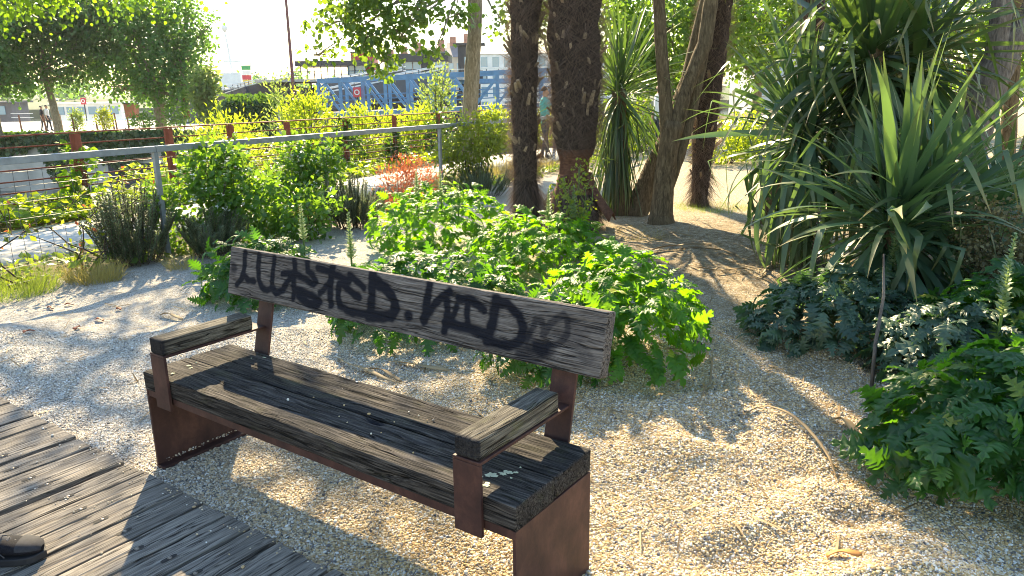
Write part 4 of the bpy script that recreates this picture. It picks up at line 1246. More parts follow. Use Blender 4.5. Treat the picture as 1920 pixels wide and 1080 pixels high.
ivy_post(7.6, 1.1, .36, 700, 'dark ivy mass on the rusty railing above the dry grass')
ivy_post(9.25, .75, .26, 420, 'dark ivy on the post with a bare rusty top')
ivy_post(11.0, 1.2, .30, 520, 'ivy column on the rusty railing left of the tree trunk')
ivy_post(14.8, 1.0, .25, 380, 'ivy on the rusty post nearest the slender palm')

# ------------------------------------------------------------------ beds between path and water, weeds under the near railing
def bed(name, label, o0, o1, s0, s1, n, size, tmpl, mat, hmin, hmax, up=1.4, upright=0.0, widen=1.0, seed=0, thr=-9):
    o = RNG.uniform(o0, o1, n); s = RNG.uniform(s0, s1, n)
    q = vnoise(np.stack([o * 1.1, s * 1.1, o * 0 + seed], -1), 31 + seed)
    keep = q > thr
    o, s, q = o[keep], s[keep], q[keep]
    n = len(o)
    x = -3.5 - .866 * o + .5 * s; y = 7.5 + .5 * o + .866 * s
    z = height(x, y) + np.maximum(0, hmin + (hmax - hmin) * (.5 + .5 * q) * RNG.random(n) ** .5)
    D = norm(RNG.normal(size=(n, 3)) * np.array([1, 1, .35]) + np.array([0, 0, upright]))
    U = norm(RNG.normal(size=(n, 3)) * .6 + np.array([0, 0, up]))
    S = size * RNG.uniform(.6, 1.3, n)
    ob = scatter(name, tmpl, np.stack([x, y, z], -1), D, U, np.stack([S * widen, S, S], -1), mat)
    return tag(ob, label, kind='stuff')
bed('ground_cover', 'bright yellow-green leafy ground cover beyond the path', 3.02, 4.75, -8, 7, 9500, .115, LEAF6, 'groundcover', .02, .26, widen=1.15)
bed('ground_cover', 'sunlit low growth below the rusty railing on the far stretch', 3.5, 5.2, 7, 24, 7000, .10, LEAF6, 'groundcover', .0, .30, seed=3)
bed('bank_plants', 'leafy growth covering the bank beyond the rusty railing', 4.8, 8.5, 3, 24, 13000, .13, LEAF4, 'willow', .05, .95, seed=5, upright=.5)
bed('dry_grass', 'pale dry grass between the railing and the path', .15, 1.3, 2.0, 9.5, 5200, .28, BLADE, 'dry_grass', 0, .03, upright=1.6, widen=.45, seed=2, thr=-.35)
bed('weeds', 'low green weeds under the near railing', -.15, 1.15, -3.5, 1.2, 800, .09, LEAF4, 'grass', 0, .18, upright=.5, seed=7)
bed('weeds', 'short weeds along the foot of the railing toward the palms', -.2, .35, 1.5, 12, 1500, .09, LEAF4, 'grass', 0, .18, upright=.5, seed=8)

# shrubs on the railing
def box_at(u): return u
leafy('jasmine', 'dense dark green climber with small white flowers on the nearest railing post', 'shrub', (-3.17, 7.95, 0), [(-.25, -.1, .42, .42, .34, .42), (.12, .0, .72, .46, .36, .40), (.35, .1, .45, .40, .34, .45), (-.1, .1, .85, .35, .3, .25)], 3400, .085, LEAF4, 'jasmine', 8, .012, 130, .07, flower=('petal_white', 260, .03), widen=1.1)
leafy('jasmine', 'looser climber sprinkled with white flowers on the middle of the railing', 'shrub', (-2.55, 9.35, 0), [(-.2, -.05, .5, .40, .35, .48), (.22, .05, .62, .34, .3, .42), (.05, .05, .88, .45, .3, .2)], 2400, .085, LEAF4, 'jasmine', 7, .011, 90, .07, flower=('petal_white', 300, .03), widen=1.1)
leafy('jasmine', 'shaded lower climber growth between the dense bush and the acanthus', 'shrub', (-2.35, 8.35, 0), [(0, 0, .26, .55, .4, .3)], 1300, .08, LEAF4, 'jasmine', 5, .01, 50, .07, flower=('petal_white', 40, .02), widen=1.1)

def rosemary(label, c, r, h, n, lean=0.0):
    root = empty('rosemary', (c[0], c[1], 0), label, 'shrub')
    m = MB(); rr = random.Random(int(c[0] * 100))
    Ps, Ds, Us = [], [], []
    for k in range(n):
        a = rr.uniform(0, 6.28); q = rr.random() ** .6
        b = Vector((r * .55 * q * math.cos(a), r * .55 * q * math.sin(a), 0))
        hh = h * rr.uniform(.55, 1.0) * (1.1 - .35 * q)
        t = b + Vector((r * .55 * q * math.cos(a) + rr.uniform(-.05, .05), r * .55 * q * math.sin(a) + rr.uniform(-.05, .05), hh))
        pts = wob_path(b, t, 5, .03, rr)
        m.tube(pts, .004, 4, False)
        nn = 90
        for j in range(nn):
            tt = .15 + .85 * j / nn
            i = min(4, int(tt * 5)); p = pts[i].lerp(pts[i + 1], tt * 5 - i)
            aa = j * 2.4
            Ps.append(p[:]); Ds.append((math.cos(aa), math.sin(aa), .9)); Us.append((-math.cos(aa) * .5, -math.sin(aa) * .5, 1))
    o = m.build('stem', 'twig', root); o['kind'] = 'stuff'
    P = np.array(Ps)
    scatter('foliage', NARROW, P, np.array(Ds), np.array(Us), np.stack([np.full(len(P), .085), np.full(len(P), .045), np.full(len(P), .04)], -1), 'rosemary', root, kind='stuff')
rosemary('grey-green upright rosemary left of the nearest railing post', (-3.72, 7.25), .42, .80, 130)
rosemary('dark rosemary at the foot of the dense flowering climber', (-3.05, 7.55), .36, .5, 80)
rosemary('rosemary stems beside the red-leaved plant', (-1.93, 9.15), .42, .62, 100)
rosemary('small rosemary right of the farthest bare railing post', (-.45, 11.75), .55, .50, 80)
leafy('red_plant', 'reddish orange feathery plant against the railing mesh', 'plant', (-1.42, 9.75, 0), [(0, 0, .38, .42, .3, .38), (.22, .1, .55, .22, .2, .25)], 2600, .06, NARROW, 'red_plant', 10, .005, 120, .06, upright=.9, stemmat='red_plant', widen=1.3)
leafy('shrub', 'loose yellow-green shrub on the railing left of the slender palm', 'shrub', (-.62, 12.2, 0), [(-.05, 0, .75, .5, .42, .5), (.3, .1, .95, .32, .3, .32), (-.25, 0, .4, .3, .3, .3)], 2000, .085, LEAF4, 'photinia', 10, .011, 110, .09)

# sparse twining vine on the left bay
vine = empty('vine', (-4.02, 6.65, 0), 'sparse twisting vine with red-tinged leaves on the left railing mesh', 'vine', R(60))
rr = random.Random(12)
vp = []
for k in range(9):
    x0 = rr.uniform(-.75, .75)
    pts = [Vector((x0 + .16 * math.sin(j * .9 + k) + j * rr.uniform(-.03, .03), rr.uniform(-.03, .03), .02 + j * rr.uniform(.09, .12))) for j in range(9)]
    MB().tube(pts, [.009 - .0008 * j for j in range(9)], 5).build('stem', 'twig', vine, True)
    vp += [p + Vector((rr.uniform(-.08, .08), rr.uniform(-.05, .05), rr.uniform(-.05, .05))) for p in pts for _ in range(2)]
P = np.array([p[:] for p in vp])
scatter('foliage', LEAF4, P, RNG.normal(size=P.shape), RNG.normal(size=P.shape) + np.array([0, -.3, .8]), RNG.uniform(.05, .09, len(P)), 'photinia', vine, kind='stuff')
i = RNG.integers(0, len(P), 34)
scatter('red_leaves', LEAF4, P[i] + .02, RNG.normal(size=(34, 3)), RNG.normal(size=(34, 3)), RNG.uniform(.04, .07, 34), 'red_plant', vine, kind='stuff')

def tuft(name, label, c, r, n, L, mat, w=.45):
    a = RNG.random(n) * 6.28; q = np.sqrt(RNG.random(n)) * r
    P = np.stack([q * np.cos(a), q * np.sin(a), np.zeros(n)], -1)
    P[:, 2] = height(P[:, 0] + c[0], P[:, 1] + c[1])
    D = norm(np.stack([np.cos(a) * .5, np.sin(a) * .5, np.ones(n)], -1) + RNG.normal(size=(n, 3)) * .35)
    U = rand_unit(n)
    S = L * RNG.uniform(.5, 1.2, n)
    o = scatter(name, BLADE, P, D, U, np.stack([S * w, S, S], -1), mat)
    o.location = (c[0], c[1], 0)
    return tag(o, label, 'grass')
tuft('grass_tuft', 'yellow dry grass tuft left of the rosemary', (-3.75, 6.55), .22, 900, .20, 'dry_grass')
tuft('grass_tuft', 'feathery green weed tuft at the left edge of the gravel', (-4.25, 6.15), .36, 1500, .22, 'grass', .3)
tuft('grass_tuft', 'small brown grass tuft at the foot of the nearest railing post', (-3.12, 6.95), .14, 260, .16, 'dry_grass')
tuft('moss_patch', 'mossy yellow-green patch before the forked trunk', (1.35, 8.35), .42, 1300, .035, 'dry_grass', 1.2)
tuft('moss_patch', 'green mossy tuft round the dark slim palm', (2.75, 10.2), .5, 1300, .09, 'grass', .5)
tuft('grass_tuft', 'low fresh weed between railing post and acanthus', (-2.75, 6.75), .12, 260, .10, 'grass', .8)

# spindly weed in front of the thick palm
wd = empty('flowering_weed', (0.62, 6.95, 0), 'spindly yellow-green flowering weed before the thick palm', 'plant')
rr = random.Random(5)
wp = []
for k in range(8):
    pts = wob_path((rr.uniform(-.06, .06), rr.uniform(-.06, .06), .2), (rr.uniform(-.26, .26), rr.uniform(-.15, .15), rr.uniform(.65, 1.02)), 6, .05, rr)
    MB().tube(pts, [.006 - .0006 * j for j in range(7)], 5).build('stem', 'stem_green', wd, True)
    wp += [pts[j] + Vector((rr.gauss(0, .03), rr.gauss(0, .03), rr.gauss(0, .03))) for j in range(2, 7) for _ in range(12)]
P = np.array([p[:] for p in wp])
scatter('foliage', LEAF4, P, RNG.normal(size=P.shape), RNG.normal(size=P.shape) + np.array([0, 0, 1]), RNG.uniform(.02, .06, len(P)), 'photinia', wd, kind='stuff')
leafy('dry_shrub', 'dry brownish seed-head shrub at the right edge below the sword leaves', 'shrub', (3.14, 4.72, 0), [(0, 0, .62, .30, .3, .28), (.2, -.05, .4, .3, .3, .28)], 4200, .026, LEAF6, 'seedhead', 26, .005, 320, .035)

# ------------------------------------------------------------------ willow scrub on the bank
def willow(label, x, y, ztop, w, n, mat='willow', pale=False):
    z0 = float(height(x, y)) - .1
    H_ = ztop - z0
    leafy('willow_shrub', label, 'shrub', (x, y, z0), [(0, 0, H_ * .62, w, w * .8, H_ * .36), (w * .1, 0, H_ * .82, w * .55, w * .5, H_ * .2), (-w * .2, 0, H_ * .35, w * .9, w * .7, H_ * .3)],
          n, .13, LEAF4, mat, 9, .02, 120, .14, upright=.9, widen=.7)
willow('pale upright willow shrub by the dark container hull', -6.75, 22.5, 2.25, .75, 1900, 'willow_pale')
willow('brightest yellow willow shrub left of the blue truss bridge', -4.65, 17.6, 1.62, .62, 1900)
willow('yellow-green willow mass between the first rusty posts', -6.9, 18.6, 1.25, 1.05, 2200)
willow('low willow below the lifebuoy on the bridge', -3.75, 19.2, 1.22, .95, 2200)
willow('sunlit willow under the middle of the bridge', -2.6, 20.3, 1.18, .9, 2000)
willow('tall pale willow left of the tree trunk', -2.05, 22.2, 2.25, .55, 1500, 'willow_pale')
willow('small willow right of the tree trunk', -.55, 21.5, 1.05, .6, 1300)
willow('willow shrub behind the dense flowering climber', -6.0, 16.6, .85, .7, 1500)
willow('grey-green willow in front of the ivy hung wall', -8.6, 20.5, .85, .8, 1500, 'willow_pale')
willow('scrub behind the slender palm', .9, 22.8, .9, .8, 1500)

# ------------------------------------------------------------------ trees
b0 = (-11.0, 13.4, 0)
tree('lime_tree', 'tree whose bright lime-green leaves hang into the upper left corner', b0, rl(b0, [(-11, 13.4, -.1), (-10.9, 13.4, 1.5), (-10.6, 13.5, 3.0), (-10.0, 13.5, 4.6)]), [.32, .26, .22, .18],
     rl(b0, [(-8.9, 13.6, 3.60, 1.7, 1.5, .75), (-7.0, 13.9, 3.55, 1.1, 1.1, .55), (-5.9, 13.9, 3.75, .9, .9, .55), (-4.5, 13.0, 6.0, 1.9, 1.9, .8, .36), (-2.9, 12.2, 6.6, 1.4, 1.5, .6, .45)]), 6200, .095, 'lime', ncl=360, spread=.22)
b0 = (-.95, 18.0, 0)
tree('poplar_tree', 'straight tan tree trunk with glossy leaves hanging left over the bridge', b0, rl(b0, [(-.98, 18, -.1), (-.93, 18, 1.0), (-.85, 18, 2.0), (-.76, 18, 3.0), (-.7, 18, 5.2)]), [.22, .185, .175, .165, .13],
     rl(b0, [(-3.9, 16.0, 2.35, .38, .4, .16), (-3.35, 16.0, 3.0, .75, .7, .42), (-2.85, 15.9, 2.66, .62, .6, .55), (-2.45, 15.8, 2.28, .45, .4, .45), (-2.2, 15.9, 2.75, .5, .5, .5), (-1.5, 16, 2.4, .22, .25, .2), (-1.85, 16.2, 3.25, .8, .7, .36), (-1.15, 16.9, 3.15, .45, .5, .35), (-.15, 17.2, 3.05, .35, .4, .45), (-2.8, 16.2, 3.7, 1.0, 1.0, .5), (-1.6, 18.6, 5.2, 1.9, 1.7, 1.1)]), 7600, .125, 'poplar', ncl=520, spread=.11, lr=.16, shell=.15)
b0 = (-21.76, 48.00, 0.42)
tree('far_tree', 'large rounded dark green tree on the far quay', b0, rl(b0, [(b0[0], b0[1], -.7), (b0[0], b0[1], 1.0), (b0[0] - .2, b0[1], 2.4)]), [.35, .28, .22],
     rl(b0, [(-22.06, 48.00, 4.26, 3.3, 3, 3.2), (-21.25, 48.00, 6.70, 2.6, 2.4, 1.8), (-24.03, 48.50, 6.94, 2.4, 2.2, 1.8), (-19.42, 48.00, 5.92, 1.6, 1.5, 1.8), (-19.80, 47.50, 3.75, 2.3, 2.2, 2.6), (-24.05, 48.50, 3.53, 2.2, 2.2, 2.2), (-21.37, 47.60, 2.05, 1.7, 1.6, 1.6), (-23.68, 48.00, 2.09, 1.5, 1.4, 1.1), (-21.42, 47.40, 0.95, 1.3, 1.2, 0.7), (-19.91, 47.40, 1.24, 0.9, 0.9, 0.8), (-19.72, 47.60, 2.19, 1.4, 1.4, 1.4), (-24.85, 48.00, 4.15, 1.6, 1.5, 1.6), (-22.72, 48.00, 5.35, 2.2, 2.2, 1.6), (-18.53, 48.00, 5.30, 1.2, 1.2, 1.4)]), 17000, .20, 'tree_dark', ncl=560, spread=.27)
b0 = (-27.60, 47.00, 0.53)
tree('far_tree', 'slender-trunked green tree on the far quay, second from the left edge', b0, rl(b0, [(b0[0], b0[1], -.7), (b0[0] - .1, b0[1], 1.2), (b0[0] - .4, b0[1], 3.2)]), [.26, .2, .16],
     rl(b0, [(-27.35, 47.00, 5.04, 2.9, 2.4, 1.7), (-27.99, 47.00, 6.84, 2.6, 2.4, 1.8), (-25.22, 47.00, 6.51, 2.2, 2, 1.8), (-28.57, 47.00, 3.54, 1.5, 1.4, 1.3), (-25.92, 47.40, 3.52, 1.6, 1.5, 1.4), (-26.99, 46.80, 2.74, 1.3, 1.2, 0.8), (-24.59, 47.00, 5.46, 1.8, 1.6, 1.5)]), 13000, .21, 'tree_green', ncl=620, spread=.28)
b0 = (-30.03, 45.00, 0.63)
tree('far_tree', 'dark tree cut by the left edge of the picture', b0, rl(b0, [(b0[0], b0[1], -.7), (b0[0], b0[1], 1.5), (b0[0], b0[1], 3.0)]), [.26, .2, .16],
     rl(b0, [(-29.11, 45.00, 3.04, 1.5, 1.5, 1.5), (-28.45, 45.00, 2.44, 0.9, 0.9, 0.8), (-29.88, 45.00, 4.66, 2.4, 2.2, 2.2)]), 6000, .22, 'tree_dark', ncl=300, spread=.28)
b0 = (-17.70, 45.00, 0.16)
tree('far_tree', 'thin pale young tree right of the large dark tree', b0, rl(b0, [(b0[0], b0[1], -.9), (b0[0], b0[1], .6), (b0[0], b0[1], 1.6)]), [.10, .08, .05],
     rl(b0, [(-17.47, 45.00, 2.14, 0.75, 0.7, 1.1), (-17.41, 45.00, 0.79, 0.7, 0.6, 0.7), (-17.88, 45.00, 1.25, 0.5, 0.5, 0.8)]), 1400, .24, 'willow_pale', ncl=120, spread=.2)
# leafy trees in the sun behind the palms
for k, (u, y, x, zc, rx, rz, n, lab) in enumerate((
        (0, 24.0, 4.9, 3.4, 2.3, 2.3, 8500, 'backlit green tree filling the gap behind the forked trunk'),
        (0, 27.0, 8.6, 3.8, 2.2, 2.0, 7500, 'backlit tree behind the dark slim palm'),
        (0, 24.0, 14.2, 3.2, 3.2, 2.6, 7500, 'leafy tree behind the tall yucca crown'),
        (0, 26.0, 20.5, 3.6, 3.4, 2.8, 7500, 'leafy tree beyond the leaning grey trunk at the upper right'),
        (0, 33.0, 2.2, 5.0, 2.0, 1.6, 2400, 'distant light green tree seen between the two shaggy palms'))):
    b0 = (x, y, 0)
    tree('leafy_tree', lab, b0, [(0, 0, -.1), (.05, 0, 1.2), (.1, 0, 2.2)], [.2, .15, .12],
         [(0, 0, zc, rx, 1.8, rz), (rx * .7, .3, zc + .5, rx * .7, 1.5, rz * .8), (-rx * .6, -.2, zc - .3, rx * .7, 1.4, rz * .7)], n, .16, 'tree_back', ncl=260, spread=.24)
for x, y, h, w, lab in ((4.75, 16.4, 1.0, .8, 'sunlit bright shrub between the forked trunk and the dark palm'), (5.9, 17.6, .8, .8, 'sunlit bright shrub right of the dark palm'), (3.5, 20.2, 1.3, .8, 'yellow-green shrub behind the hanging cordyline skirt'),
                      (2.4, 19.0, 1.2, .7, 'bright shrub left of the forked trunk far behind'), (9.3, 17.5, 1.0, 1.0, 'green shrub behind the leaning yucca stem'), (12.5, 16.0, .9, 1.0, 'green shrub on the far gravel at the right')):
    leafy('shrub', lab, 'shrub', (x, y, 0), [(0, 0, h * .5, w, w * .7, h * .5), (w * .5, 0, h * .4, w * .6, w * .5, h * .4)], 1500, .11, LEAF4, 'willow', 6, .012, 90, .1, upright=.4)
# ------------------------------------------------------------------ harbour beyond the bank
simple('steel_blue', (0.10, 0.24, 0.43), 0.5, 0.0, 0.12, 3.0)
simple('dark_clad', (0.045, 0.045, 0.052), 0.65, 0, 0.15, 2.0)
simple('grey_clad', (0.10, 0.10, 0.115), 0.6, 0, 0.15, 1.0)
simple('white_paint', (0.80, 0.80, 0.79), 0.55, 0, 0.06, 1.0)
simple('cream_wall', (0.66, 0.63, 0.57), 0.85, 0, 0.10, .3)
simple('stone_wall', (0.46, 0.40, 0.33), 0.85, 0, 0.15, .3)
simple('slate', (0.13, 0.14, 0.17), 0.6, 0, 0.15, .5)
simple('brick_red', (0.36, 0.15, 0.10), 0.8, 0, 0.15, 2)
simple('red_paint', (0.55, 0.05, 0.075), 0.5, 0, 0.08, 2)
simple('yellow_paint', (0.65, 0.50, 0.06), 0.5, 0, 0.08, 2)
simple('green_paint', (0.08, 0.35, 0.12), 0.5, 0, 0.08, 2)
simple('orange_paint', (0.65, 0.20, 0.04), 0.5, 0, 0.08, 2)
simple('mast_brown', (0.16, 0.06, 0.06), 0.6, 0.2, 0.1, 2)
simple('deck_pale', (0.50, 0.48, 0.45), 0.8, 0, 0.1, 1)
def glassmat():
    n = NT('window_glass'); n.base((0.16, 0.30, 0.40)); n.set(Roughness=0.08, Specular_IOR_Level=0.8); MATS['window_glass'] = n.m  # paler blue base, distant glare on the panes put into the colour
glassmat()

# blue truss footbridge
A0 = Vector((-11.07, 45.0, 2.30)); A1 = Vector((3.2, 45.0, 2.74))
br = empty('truss_bridge', (A0.x, 45, 0.3), 'blue steel truss footbridge above the yellow willows', 'bridge')
o_ = Vector(br.location)
for dy in (0, 1.7):
    top0, top1 = A0 + Vector((0, dy, 0)) - o_, A1 + Vector((0, dy, 0)) - o_
    bot0, bot1 = top0 + Vector((0, 0, -1.95)), top1 + Vector((0, 0, -1.95))
    MB().beam(top0, top1, .22, .26).build('top_chord', 'steel_blue', br)
    MB().beam(bot0, bot1, .22, .24).build('bottom_chord', 'steel_blue', br)
    N = 11
    for k in range(N + 1):
        t = k / N
        MB().beam(top0.lerp(top1, t) - Vector((0, 0, .13)), bot0.lerp(bot1, t) + Vector((0, 0, .12)), .18, .16, (0, 1, 0)).build('upright', 'steel_blue', br)
        if k < N:
            a, b = (t, t + 1 / N) if k < 7 else (t + 1 / N, t)
            MB().beam(top0.lerp(top1, a) + Vector((.06, 0, -.15)), bot0.lerp(bot1, b) + Vector((-.04, 0, .14)), .13, .13, (0, 1, 0)).build('diagonal', 'steel_blue', br)
    for h in (.55, .8, 1.05):
        MB().tube([bot0 + Vector((0, .12, h)), bot1 + Vector((0, .12, h))], .03, 6).build('handrail', 'steel_blue', br)
MB().add([A0 + Vector((0, .1, -1.8)) - o_, A1 + Vector((0, .1, -1.8)) - o_, A1 + Vector((0, 1.6, -1.8)) - o_, A0 + Vector((0, 1.6, -1.8)) - o_], [(0, 1, 2, 3)]).build('deck', 'deck_pale', br)
for x in (.4, 13.6):
    MB().box(x - .35, x + .35, .2, 1.5, -5.0, -.12).build('pier', 'grey_clad', br)

def lifebuoy(label, c, h):
    root = empty('lifebuoy_stand', (c[0], c[1], c[2] - h), label, 'lifebuoy')
    MB().box(-.035, .035, -.03, .03, 0, h).build('post', 'dark_clad', root)
    MB().box(-.23, .23, -.12, -.035, h - .34, h + .22).build('case', 'red_paint', root, bevel=.05)
    pts = [Vector((.13 * math.cos(a), -.135, h - .06 + .13 * math.sin(a))) for a in np.linspace(0, 2 * math.pi, 21)]
    MB().tube(pts, .034, 6, False).build('ring', 'white_paint', root, True)
    return root
lifebuoy('red lifebuoy case with a white ring on the blue bridge', (-8.73, 44.60, 1.69), 1.5)
lifebuoy('red lifebuoy case with a white ring standing on the far quay', (-36.24, 66.00, 1.31), 1.75)

# sloping gangways and pontoon hull
def gangway(label, a, b, h, w, part=10):
    a, b = Vector(a), Vector(b)
    root = empty('gangway', a, label, 'gangway')
    d = b - a
    m = MB(); m.beam(Vector((0, 0, -h / 2)), d + Vector((0, 0, -h / 2)), w, h); m.build('side_panel', 'grey_clad', root)
    for dz in (.06, .32):
        for sy in (-w / 2, w / 2):
            MB().tube([Vector((0, sy, dz)), d + Vector((0, sy, dz))], .035, 5).build('handrail', 'white_paint', root)
    for k in range(part + 1):
        q = d * (k / part)
        MB().box(q.x - .03, q.x + .03, -w / 2 - .03, -w / 2 - .012, q.z - h + .03, q.z + .32).build('stanchion', 'grey_clad', root)
    return root
gangway('lower dark sloping gangway behind the truss bridge', (-13.01, 53.00, 1.50), (-4.28, 53.00, 3.03), 1.15, 1.6)
gangway('upper dark sloping gangway just below the red container', (-13.69, 56.00, 2.13), (-7.50, 56.00, 3.08), .75, 1.6)
gangway('long grey gangway rising right of the young pale tree', (-22.11, 58.00, 1.68), (-16.12, 58.00, 2.75), .95, 1.6)
gangway('second grey gangway below the long one, left of the containers', (-21.69, 57.00, 1.33), (-19.10, 57.00, 2.13), .9, 1.4, 5)
def container(label, u0, u1, z0, z1, y, mat, panels=4):
    root = empty('container', (u0, y, z0), label, 'container')
    w = u1 - u0
    MB().box(0, w, 0, 2.4, 0, z1 - z0).build('body', mat, root)
    for k in range(panels + 1):
        MB().box(k * w / panels - .04, k * w / panels + .04, -.03, -.003, .05, z1 - z0 - .05).build('rib', 'white_paint' if mat == 'grey_clad' and k % 2 == 0 else mat, root)
    MB().box(-.05, w + .05, -.05, 2.45, z1 - z0 + .002, z1 - z0 + .10).build('roof_edge', 'dark_clad', root)
    return root
container('dark grey container with white edges behind the ivy block', -21.2, -16.6, -.6, 2.05, 60, 'grey_clad', 4)
container('red container half hidden by the hanging poplar leaves', -12.45, -10.75, 2.6, 4.65, 62, 'red_paint', 5)
container('dark hull block under the terrace deck', -17.2, -14.2, -1.5, 1.9, 55, 'dark_clad', 6)
container('grey container on the far quay under the large dark tree', -28.2, -24.6, -.6, 1.35, 64, 'grey_clad', 5)
hull = MB(); hull.box(-18, -3.5, 56, 66, -4.2, 1.55)
ho = hull.build('pontoon', 'dark_clad'); tag(ho, 'dark floating pontoon carrying the terrace restaurant', 'pontoon')
MB().box(-18.2, -3.3, 55.8, 66.2, 2.42, 2.60).build('deck', 'deck_pale', ho)
for x in np.arange(-17.5, -3.6, 1.55):
    MB().box(x, x + .15, 56.1, 56.25, 1.55, 2.42).build('support', 'dark_clad', ho)

pv = empty('restaurant_pavilion', (-9.4, 60, 2.6), 'glass restaurant pavilion with a dark flat roof', 'building')
MB().box(-.1, 4.6, .2, 4.2, .0, .12).build('plinth', 'dark_clad', pv)
MB().box(-.2, 4.75, -.1, 4.4, 1.25, 1.85).build('roof', 'dark_clad', pv)
for k in range(7):
    x = k * .66
    if k == 4:
        MB().box(x + .04, x + .62, .22, .26, .13, 1.24).build('door', 'dark_clad', pv)
    else:
        p = MB().box(x + .04, x + .62, .22, .26, .13, 1.24).build('window', 'window_glass', pv)
        MB().box(x + .04, x + .62, .19, .215, .66, .70).build('glazing_bar', 'dark_clad', p)
    MB().box(x, x + .04, .18, .28, .12, 1.25).build('mullion', 'dark_clad', pv)
MB().box(2.9, 3.02, -.25, -.13, .0, 2.75).build('flue', 'dark_clad', pv)
te = empty('terrace_roof', (-16.4, 60, 2.6), 'open terrace under a long dark flat roof on thin posts', 'shelter')
MB().box(0, 5.6, 0, 4.5, 1.05, 1.42).build('roof', 'dark_clad', te)
for k in range(9):
    MB().box(.3 + k * .52, .36 + k * .52, .3, .36, 0, 1.05).build('post', 'dark_clad', te)
MB().box(3.9, 5.3, .5, .55, .05, 1.04).build('window', 'window_glass', te)
for z in (.35, .62): MB().box(-.4, 9, -.35, -.30, z, z + .04).build('handrail', 'dark_clad', te)
tw = empty('stair_tower', (-3.95, 61, 2.0), 'dark box tower with an overhanging flat roof behind the tree trunk', 'building')
MB().box(0, 1.65, 0, 1.8, -2, 3.05).build('wall', 'dark_clad', tw)
MB().box(-.35, 2.1, -.3, 2.1, 3.052, 3.2).build('roof', 'dark_clad', tw)
MB().box(.5, 1.1, -.04, -.003, .3, 2.2).build('window', 'window_glass', tw)
dk = empty('upper_deck', (-4.4, 58.5, 0), 'upper terrace deck with railing right of the gangways', 'deck')
MB().box(0, 7.4, 0, 4, 2.15, 2.5).build('deck', 'steel_blue', dk)
for z in (2.85, 3.2): MB().box(0, 7.4, .03, .07, z, z + .035).build('handrail', 'white_paint', dk)
for k in range(9): MB().box(k * .9, k * .9 + .05, .02, .07, 2.5, 3.2).build('post', 'dark_clad', dk)
for k, (x, m) in enumerate(((.6, 'yellow_paint'), (1.5, 'dark_clad'), (4.3, 'brick_red'))):
    q = MB(); q.box(x, x + .9, .8, 1.6, 2.502, 3.0 + .12 * k)
    tag(q.build('deck_chest', m), None)
    ob = bpy.data.objects[-1] if False else COL.objects[-1]
    ob.location = (-4.4, 58.5, 0)
    tag(ob, ('yellow chest on the upper terrace deck', 'black chest on the upper terrace deck', 'red-brown box standing on the upper deck right of the trunk')[k], 'box')

# town buildings behind the water
def block(name, label, x, y, w, h, z0, cols, rows, wall, roof=.5, win=(1.0, 1.5), depth=10, roofmat='slate'):
    root = empty(name, (x, y, z0), label, 'building')
    MB().box(0, w, 0, depth, 0, h).build('wall', wall, root)
    cw = w / cols
    rh = h / (rows + .15)
    wm = MB().box(-win[0] / 2, win[0] / 2, -.06, .02, 0, win[1]).mesh('window', 'window_glass')
    sm = MB().box(-win[0] / 2 - .12, win[0] / 2 + .12, -.16, -.0, -.16, -.02).mesh('sill', wall)
    for i in range(cols):
        for j in range(rows):
            o = bpy.data.objects.new('window', wm); o.location = (cw * (i + .5), 0, rh * j + rh * .28); link(o, root)
            s = bpy.data.objects.new('sill', sm); link(s, o)
    m = MB()
    m.prism([(-.3, h), (depth / 2, h + roof * 3), (depth + .3, h)], -.3, w + .3, 'x')
    m.build('roof', roofmat, root)
    return root
block('apartment_building', 'white apartment building with rows of windows right of the tree trunk', -4.6, 118, 10.5, 9.0, -2, 6, 4, 'white_paint', .25, (1.0, 1.45))
block('apartment_building', 'pale apartment block glimpsed left of the tall yucca', 29, 92, 17, 11, -2, 8, 5, 'cream_wall', .5, (1.1, 1.4))
block('apartment_building', 'pale building seen low between the two shaggy palms', 6.5, 150, 14, 9, -2, 6, 4, 'white_paint', .5, (1.2, 1.5))
for k, (x, w, h, lab) in enumerate(((-20.5, 7, 9.5, 'stone town house with chimneys above the pavilion roof'), (-13.0, 5, 10.6, 'narrow stone town house right of the pavilion chimney'), (-26.5, 5, 8.2, 'low town house behind the red container'))):
    r = block('town_house', lab, x, 165, w, h, -2, 3, 3, 'stone_wall', 1.1, (1.0, 1.7))
    for q, cx in enumerate((.4, w - 1.6)):
        MB().box(cx, cx + 1.3, 3.6, 4.8, h + .6, h + 4.4 + .5 * q).build('chimney', 'brick_red', r)

# ship with striped banner, far boats and mast pole
sh = empty('ship', (-58.5, 150, -3.9), 'white moored ship with a tall mast beyond the gangways', 'ship')
MB().prism([(-2, 0), (14, 0), (16.5, 4.5), (-3, 4.0)], 0, 5, 'y').build('hull', 'white_paint', sh)
MB().box(1, 9, .8, 4.2, 4.2, 7.2).build('cabin', 'white_paint', sh)
for k in range(6): MB().box(1.5 + k * 1.2, 2.3 + k * 1.2, .70, .79, 5.2, 6.3).build('window', 'window_glass', sh)
MB().box(2.5, 6.5, 1.2, 3.8, 7.202, 9.6).build('bridge', 'white_paint', sh)
MB().tube([(4.5, 2.5, 9.6), (4.2, 2.5, 14), (3.9, 2.5, 17.2)], [.28, .2, .12], 8).build('mast', 'white_paint', sh)
MB().tube([(3.9, 2.5, 17.2), (3.9, 2.5, 17.7), (3.9, 2.5, 18.2), (3.9, 2.5, 18.6)], [.2, .55, .55, .15], 10).build('radar_dome', 'white_paint', sh, True)
MB().box(3, 6.4, 2.3, 2.5, 11.6, 11.9).build('yard', 'white_paint', sh)
bn = empty('banner_flag', (-23.08, 70.00, 2.11), 'striped green, yellow and red banner on a pole by the grey gangway', 'flag')
